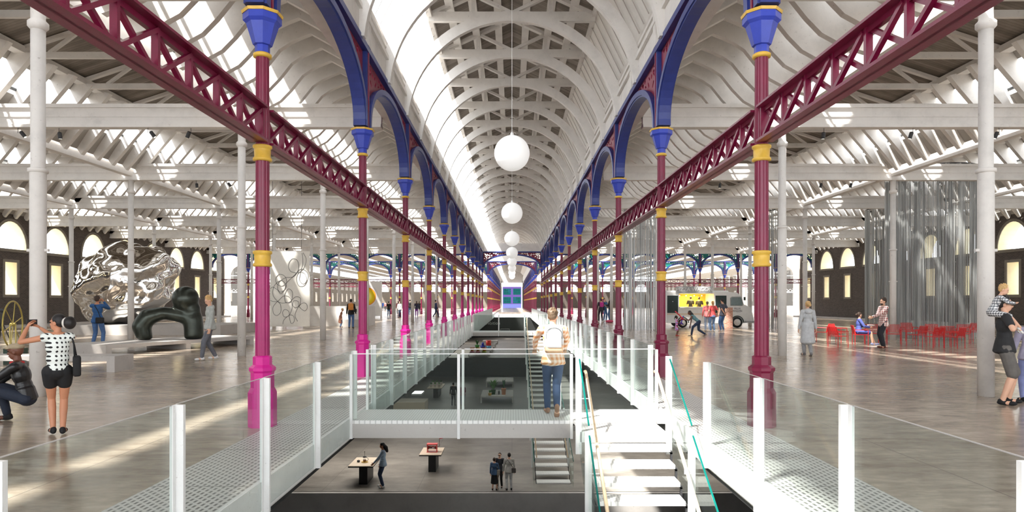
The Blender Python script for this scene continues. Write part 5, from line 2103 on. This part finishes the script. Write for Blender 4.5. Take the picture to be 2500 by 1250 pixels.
fused(MB().ell((0, -.01, .98), (.19, .15, .07)).ell((0, -.02, .9), (.2, .16, .1)), 'tied_jacket', cloth('denim_jacket', (92, 114, 150)), bpy.data.objects[[o.name for o in COL.objects if o.name.startswith('person')][-1]], .02, 2)
person('person in a pale red shirt half hidden beside the woman in the red top', gnd(1727, 808), 1.8, -.2, ('long', cloth('salmon_shirt', (222, 120, 120))), ('trousers', cloth('ice_denim', (170, 184, 206))), WSH, ('grey', 'short'), 'light', vox=.016, face=False)
person('man in a grey tee and jeans, hands behind his back, at the food truck', gnd(1764, 809), 1.95, .5, ('short', cloth('slate_tee', (74, 76, 88))), ('trousers', DENIM), WSH, ('black', 'short'), 'light', vox=.014, hands=((-.03, -.16, .98), (.06, -.18, .98)), elbows=((-.9, -.6, 0), (.9, -.6, 0)), head=(.2, .25), face=False)
for px, lab in ((1686, 'cook in black seen through the hatch of the food truck, under the bare bulbs'), (1707, 'second cook in black bending inside the hatch of the food truck')):
    person(lab, V((px - HX) / F * 44.95, 44.95, .38), 1.78 if px < 1700 else 1.74, .2 if px < 1700 else -.6, ('short', BLK), ('trousers', BLK), BLK, ('black', 'short'), 'mid', vox=.018, face=False, hands=((-.2, .3, 1.05), (.2, .3, 1.05)))
# ---- woman in grey coat
ri = person('fair woman in a long pale grey hooded coat walking away across the floor', gnd(1972, 869), 1.78, -.05, ('coat', cloth('pale_grey_coat', (190, 192, 194))), ('trousers', cloth('grey_leggings', (150, 150, 152))), cloth('grey_boots', (120, 116, 116)), ('blond', 'bun'), 'light', True, vox=.0095,
            feet=((-.06, .12, .09), (.05, -.14, .1)), footpitch=(0, .3), hands=((-.26, .06, .84), (.27, .02, .84)))
fused(MB().ell((ri.P + V(0, -.085, .47)) * ri.s, (.13, .07, .09)).ell((ri.P + V(0, -.07, .53)) * ri.s, (.1, .06, .05)), 'hood', CL['pale_grey_coat'], ri.o, .012, 3)
# ---- seated reader
cpos = CHP[3][0]
RZ = -PI / 2 - .3
for o in COL.objects:
    if o.name.startswith('slatted_armchair') and o.get('label', '').endswith('blue reading'):
        o.rotation_euler = (0, 0, RZ)
rj = person('woman in a blue dress seated on a red armchair with an open book', cpos, 1.72, RZ, ('long', cloth('royal_blue', (62, 72, 132))), ('dress', CL['royal_blue']), cloth('blue_trainers', (150, 160, 200)), ('brown', 'bun'), 'light', True, lean=.05,
            pelvis=(0, -.06, .56), feet=((-.12, .56, .09), (.1, .44, .09)), knees=((0, .6, 1), (0, .6, 1)), hands=((-.12, .33, .74), (.12, .33, .74)), elbows=((-.8, -.6, -.5), (.8, -.6, -.5)), head=(.5, .1), vox=.0095, palms=((0, 0, 1), (0, 0, 1)))
bk = thing('book', 'open white book on the lap of the woman in the blue dress', 'book', wpt(rj, (0, .4, .8)), RZ)
for e in (-1, 1):
    MB().prism([(0, -.11, 0), (e * .15, -.11, .03), (e * .15, -.11, .045), (0, -.11, .015)], (0, .22, 0)).build('page_block', M['paper'], bk)
# ---- plaid man
rk = person('bearded man in a red plaid shirt standing and gesturing to the seated reader', gnd(2157, 850), 1.9, PI / 2, ('long_shirt', plaid('red_plaid', (232, 222, 216), (132, 48, 52), 90, .5)), ('trousers', cloth('ink_trousers', (34, 36, 44))), cloth('brown_shoes', (96, 48, 36)), ('brown', 'short'), 'light',
            hands=((-.14, .44, 1.1), (.16, .34, 1.08)), elbows=((-.4, -1, -.4), (.4, -1, -.4)), feet=((-.1, .04, .085), (.1, -.03, .085)), vox=.0095, beard=True, palms=((.4, 0, .8), (-.4, 0, .8)), head=(0, .12))
# ---- man with a child on his shoulders
p = gnd(2452, 986)
rl = person('man in black tee and grey cargo shorts carrying a child on his shoulders', p, 1.83, -PI / 2 - .5, ('short', cloth('faded_black_tee', (42, 42, 44))), ('shorts', cloth('grey_cargo', (104, 100, 96))), BLK, ('black', 'short'), 'light',
            feet=((-.14, .08, .085), (.17, -.05, .085)), hands=((-.14, .12, 1.32), (.17, .12, 1.3)), elbows=((-1, .1, -.7), (1, .1, -.7)), palms=((0, -1, 0), (0, -1, 0)), thumbs=((.6, 0, .7), (-.6, 0, .7)), curl=.7, head=(-.1, .1), vox=.007)
sg_ = thing('sunglasses', 'dark sunglasses worn by the man carrying a child', 'glasses', wpt(rl, rl.hp(0, .1, .012)), -PI / 2 - .6)
for e in (-1, 1):
    MB().ell((e * .034, .0, 0), (.03, .008, .022)).build('lens', M['black'], sg_, True)
    MB().tube([(e * .062, 0, .008), (e * .085, -.1, .01)], .004, 6).build('temple', M['black'], sg_)
cr = person('small child in spotted grey top riding on the shoulders of a man', wpt(rl, V(0, -.17, .0)) + V(0, 0, 1.195), 1.02, -PI / 2 - .5, ('long', dots('spotted_grey', (120, 124, 130), (236, 236, 236), 34, .1)), ('shorts', plaid('striped_leggings', (226, 226, 226), (60, 60, 66), 160, .5)), WSH, ('blond', 'short'), 'light', False, child=True,
            lean=.42, pelvis=(0, 0, .66), feet=((-.2, .64, .22), (.2, .64, .22)), knees=((-1.0, .7, .5), (1.0, .7, .5)), footpitch=(.9, .9), hands=((-.16, .52, .92), (.16, .52, .92)), elbows=((-1, 0, -.3), (1, 0, -.3)), head=(-.2, .35), vox=.009)
rm = person('dark-haired person in lilac top and leggings at the very edge of the hall view', gnd(2515, 982), 1.55, -.4, ('long', cloth('lilac_top', (168, 162, 184))), ('trousers', cloth('periwinkle_leggings', (126, 134, 180))), BLK, ('black', 'long'), 'light', True, vox=.0095)
# ---- man leaning on the footbridge
rn = person('young man in orange plaid shirt and jeans leaning on the footbridge balustrade', V(.62, 10.0, 0), 1.66, .02, ('long', plaid('orange_plaid', (246, 230, 212), (222, 156, 104), 80, .5)), ('trousers', cloth('indigo_jeans', (52, 72, 104))), cloth('tan_shoes', (158, 122, 100)), ('ash', 'short'), 'light',
            lean=.2, pelvis=(.02, -.06, .93), feet=((-.06, .1, .085), (.06, -.3, .17)), footyaw=(.1, 0), footpitch=(0, 1.0), hands=((-.25, .47, 1.06), (.27, .47, 1.06)), elbows=((-1, -.1, .3), (1, -.1, .3)), palms=((0, 0, -1), (0, 0, -1)), thumbs=((1, 0, 0), (-1, 0, 0)), head=(-.3, .18), vox=.007)
ruck = thing('rucksack', 'white rucksack with tan base worn by the man on the footbridge', 'bag', wpt(rn, rn.P + rn.u * .3 - rn.fw * .19), .02)
ruck.rotation_euler = (-.2, 0, .02)


def soft_box(mb_name, dims, mat, parent, off=(0, 0, 0), bev=.05):
    a, b, c = dims
    o = MB().box(-a / 2 + off[0], a / 2 + off[0], -b / 2 + off[1], b / 2 + off[1], -c / 2 + off[2], c / 2 + off[2]).build(mb_name, mat, parent, True)
    m = o.modifiers.new('round', 'BEVEL')
    m.width = bev
    m.segments = 4
    return o


soft_box('main_compartment', (.29, .15, .40), cloth('white_pack', (196, 196, 194)), ruck, bev=.07)
soft_box('front_pocket', (.22, .05, .2), cloth('pale_pack', (206, 206, 204)), ruck, (0, -.085, -.06), .024)
soft_box('tan_base', (.28, .17, .13), cloth('tan_pack', (206, 172, 138)), ruck, (0, 0, -.16), .04)
zz = MB()
zz.tube([(-.12, -.08, -.02)] + [(.12 * -math.cos(PI * k / 12), -.08, .05 + .1 * math.sin(PI * k / 12)) for k in range(13)] + [(.12, -.08, -.02)], .004, 5)
zz.build('zip', M['black'], ruck)
for e in (-1, 1):
    MB().tube([(e * .1, .05, .18), (e * .12, .14, .22), (e * .13, .24, .16), (e * .14, .2, -.02), (e * .13, .06, -.14)], .018, 8).build('strap', CL['white_pack'], ruck, True)
# ---- people of the lower hall
ro = person('woman in pale blue shirt and jeans touching the coffee press table', gnd(935, 1189, ZL), 1.52, PI / 2 + .25, ('long', cloth('pale_blue_shirt', (164, 184, 204))), ('trousers', DKDEN), WSH, ('black', 'long'), 'mid', True, hands=((-.1, .42, .92), (.24, .1, .86)), head=(0, .35), vox=.012)
pz = gnd(1207, 1197, ZL)
rp = person('woman in denim jacket and long black skirt in the lower hall trio', pz, 1.1, -.3, ('long', cloth('denim_blouse', (74, 100, 132))), ('skirt', BLK), BLK, ('brown', 'short'), 'light', True, vox=.014, hands=((-.26, .08, .86), (.2, .24, .95)))
bag(rp, 'shoulder_bag', 'beige shoulder bag on the woman in the long black skirt', cloth('beige_bag', (176, 166, 152)), (.24, -.02, .98), (.14, .2, .3), [[(.2, -.06, 1.12), (.14, 0, 1.47), (.2, .06, 1.12)]])
rq = person('person in dark glasses and black jacket facing the other two of the trio', gnd(1220, 1190, ZL), 1.18, PI - .2, ('long', cloth('soot_jacket', (50, 52, 56))), ('trousers', BLK), BLK, ('brown', 'short'), 'light', vox=.014, hands=((-.24, .16, .9), (.22, .18, .9)))
MB().box(-.065, .065, .1, .112, -.0, .03).build('dark_glasses', M['black'], rq.o)
bpy.data.objects['dark_glasses'].location = rq.HC * rq.s
bpy.data.objects['dark_glasses'].scale = (rq.s,) * 3
rr_ = person('man in pale jacket and trousers with a shoulder bag in the trio', gnd(1243, 1197, ZL), 1.26, .15, ('long', cloth('stone_jacket', (196, 190, 180))), ('trousers', cloth('stone_trousers', (206, 204, 202))), BLK, ('black', 'short'), 'light', vox=.014)
bag(rr_, 'shoulder_bag', 'brown shoulder bag slung across the man in the pale jacket', cloth('brown_bag', (92, 84, 78)), (.2, -.12, .95), (.2, .08, .22), [[(.18, -.13, 1.05), (.0, -.14, 1.35), (-.14, -.02, 1.5)]])
person('person in black hooded jacket standing by the lower hall planter tables', gnd(1107, 990, ZL), 1.4, -.05, ('hoodie', BLK), ('trousers', cloth('ash_trousers', (76, 76, 80))), BLK, ('black', 'short'), 'mid', vox=.014, face=False)
person('person in maroon top and jeans, hands behind the back, in the lower hall', gnd(1130, 991, ZL), 1.34, .1, ('long', cloth('maroon_top', (104, 52, 68))), ('trousers', DKDEN), cloth('dark_boots', (80, 40, 36)), ('brown', 'long'), 'mid', True, vox=.014, hands=((-.03, -.15, .95), (.05, -.16, .95)), elbows=((-.9, -.6, 0), (.9, -.6, 0)), face=False)
# ================================================================== bake modifiers and lettering to plain meshes
dg = bpy.context.evaluated_depsgraph_get()
todo = [o for o in COL.objects if o.type == 'FONT' or (o.type == 'MESH' and o.modifiers)]
new = [(o, bpy.data.meshes.new_from_object(o.evaluated_get(dg))) for o in todo]
for o, me in new:
    if o.type == 'FONT':
        n = bpy.data.objects.new('tmp', me)
        COL.objects.link(n)
        n.parent = o.parent
        n.matrix_basis = o.matrix_basis
        for k in o.keys():
            if isinstance(o[k], str):
                n[k] = o[k]
        nm = o.name
        bpy.data.objects.remove(o)
        n.name = nm
    else:
        o.modifiers.clear()
        o.data = me
bpy.context.view_layer.update()
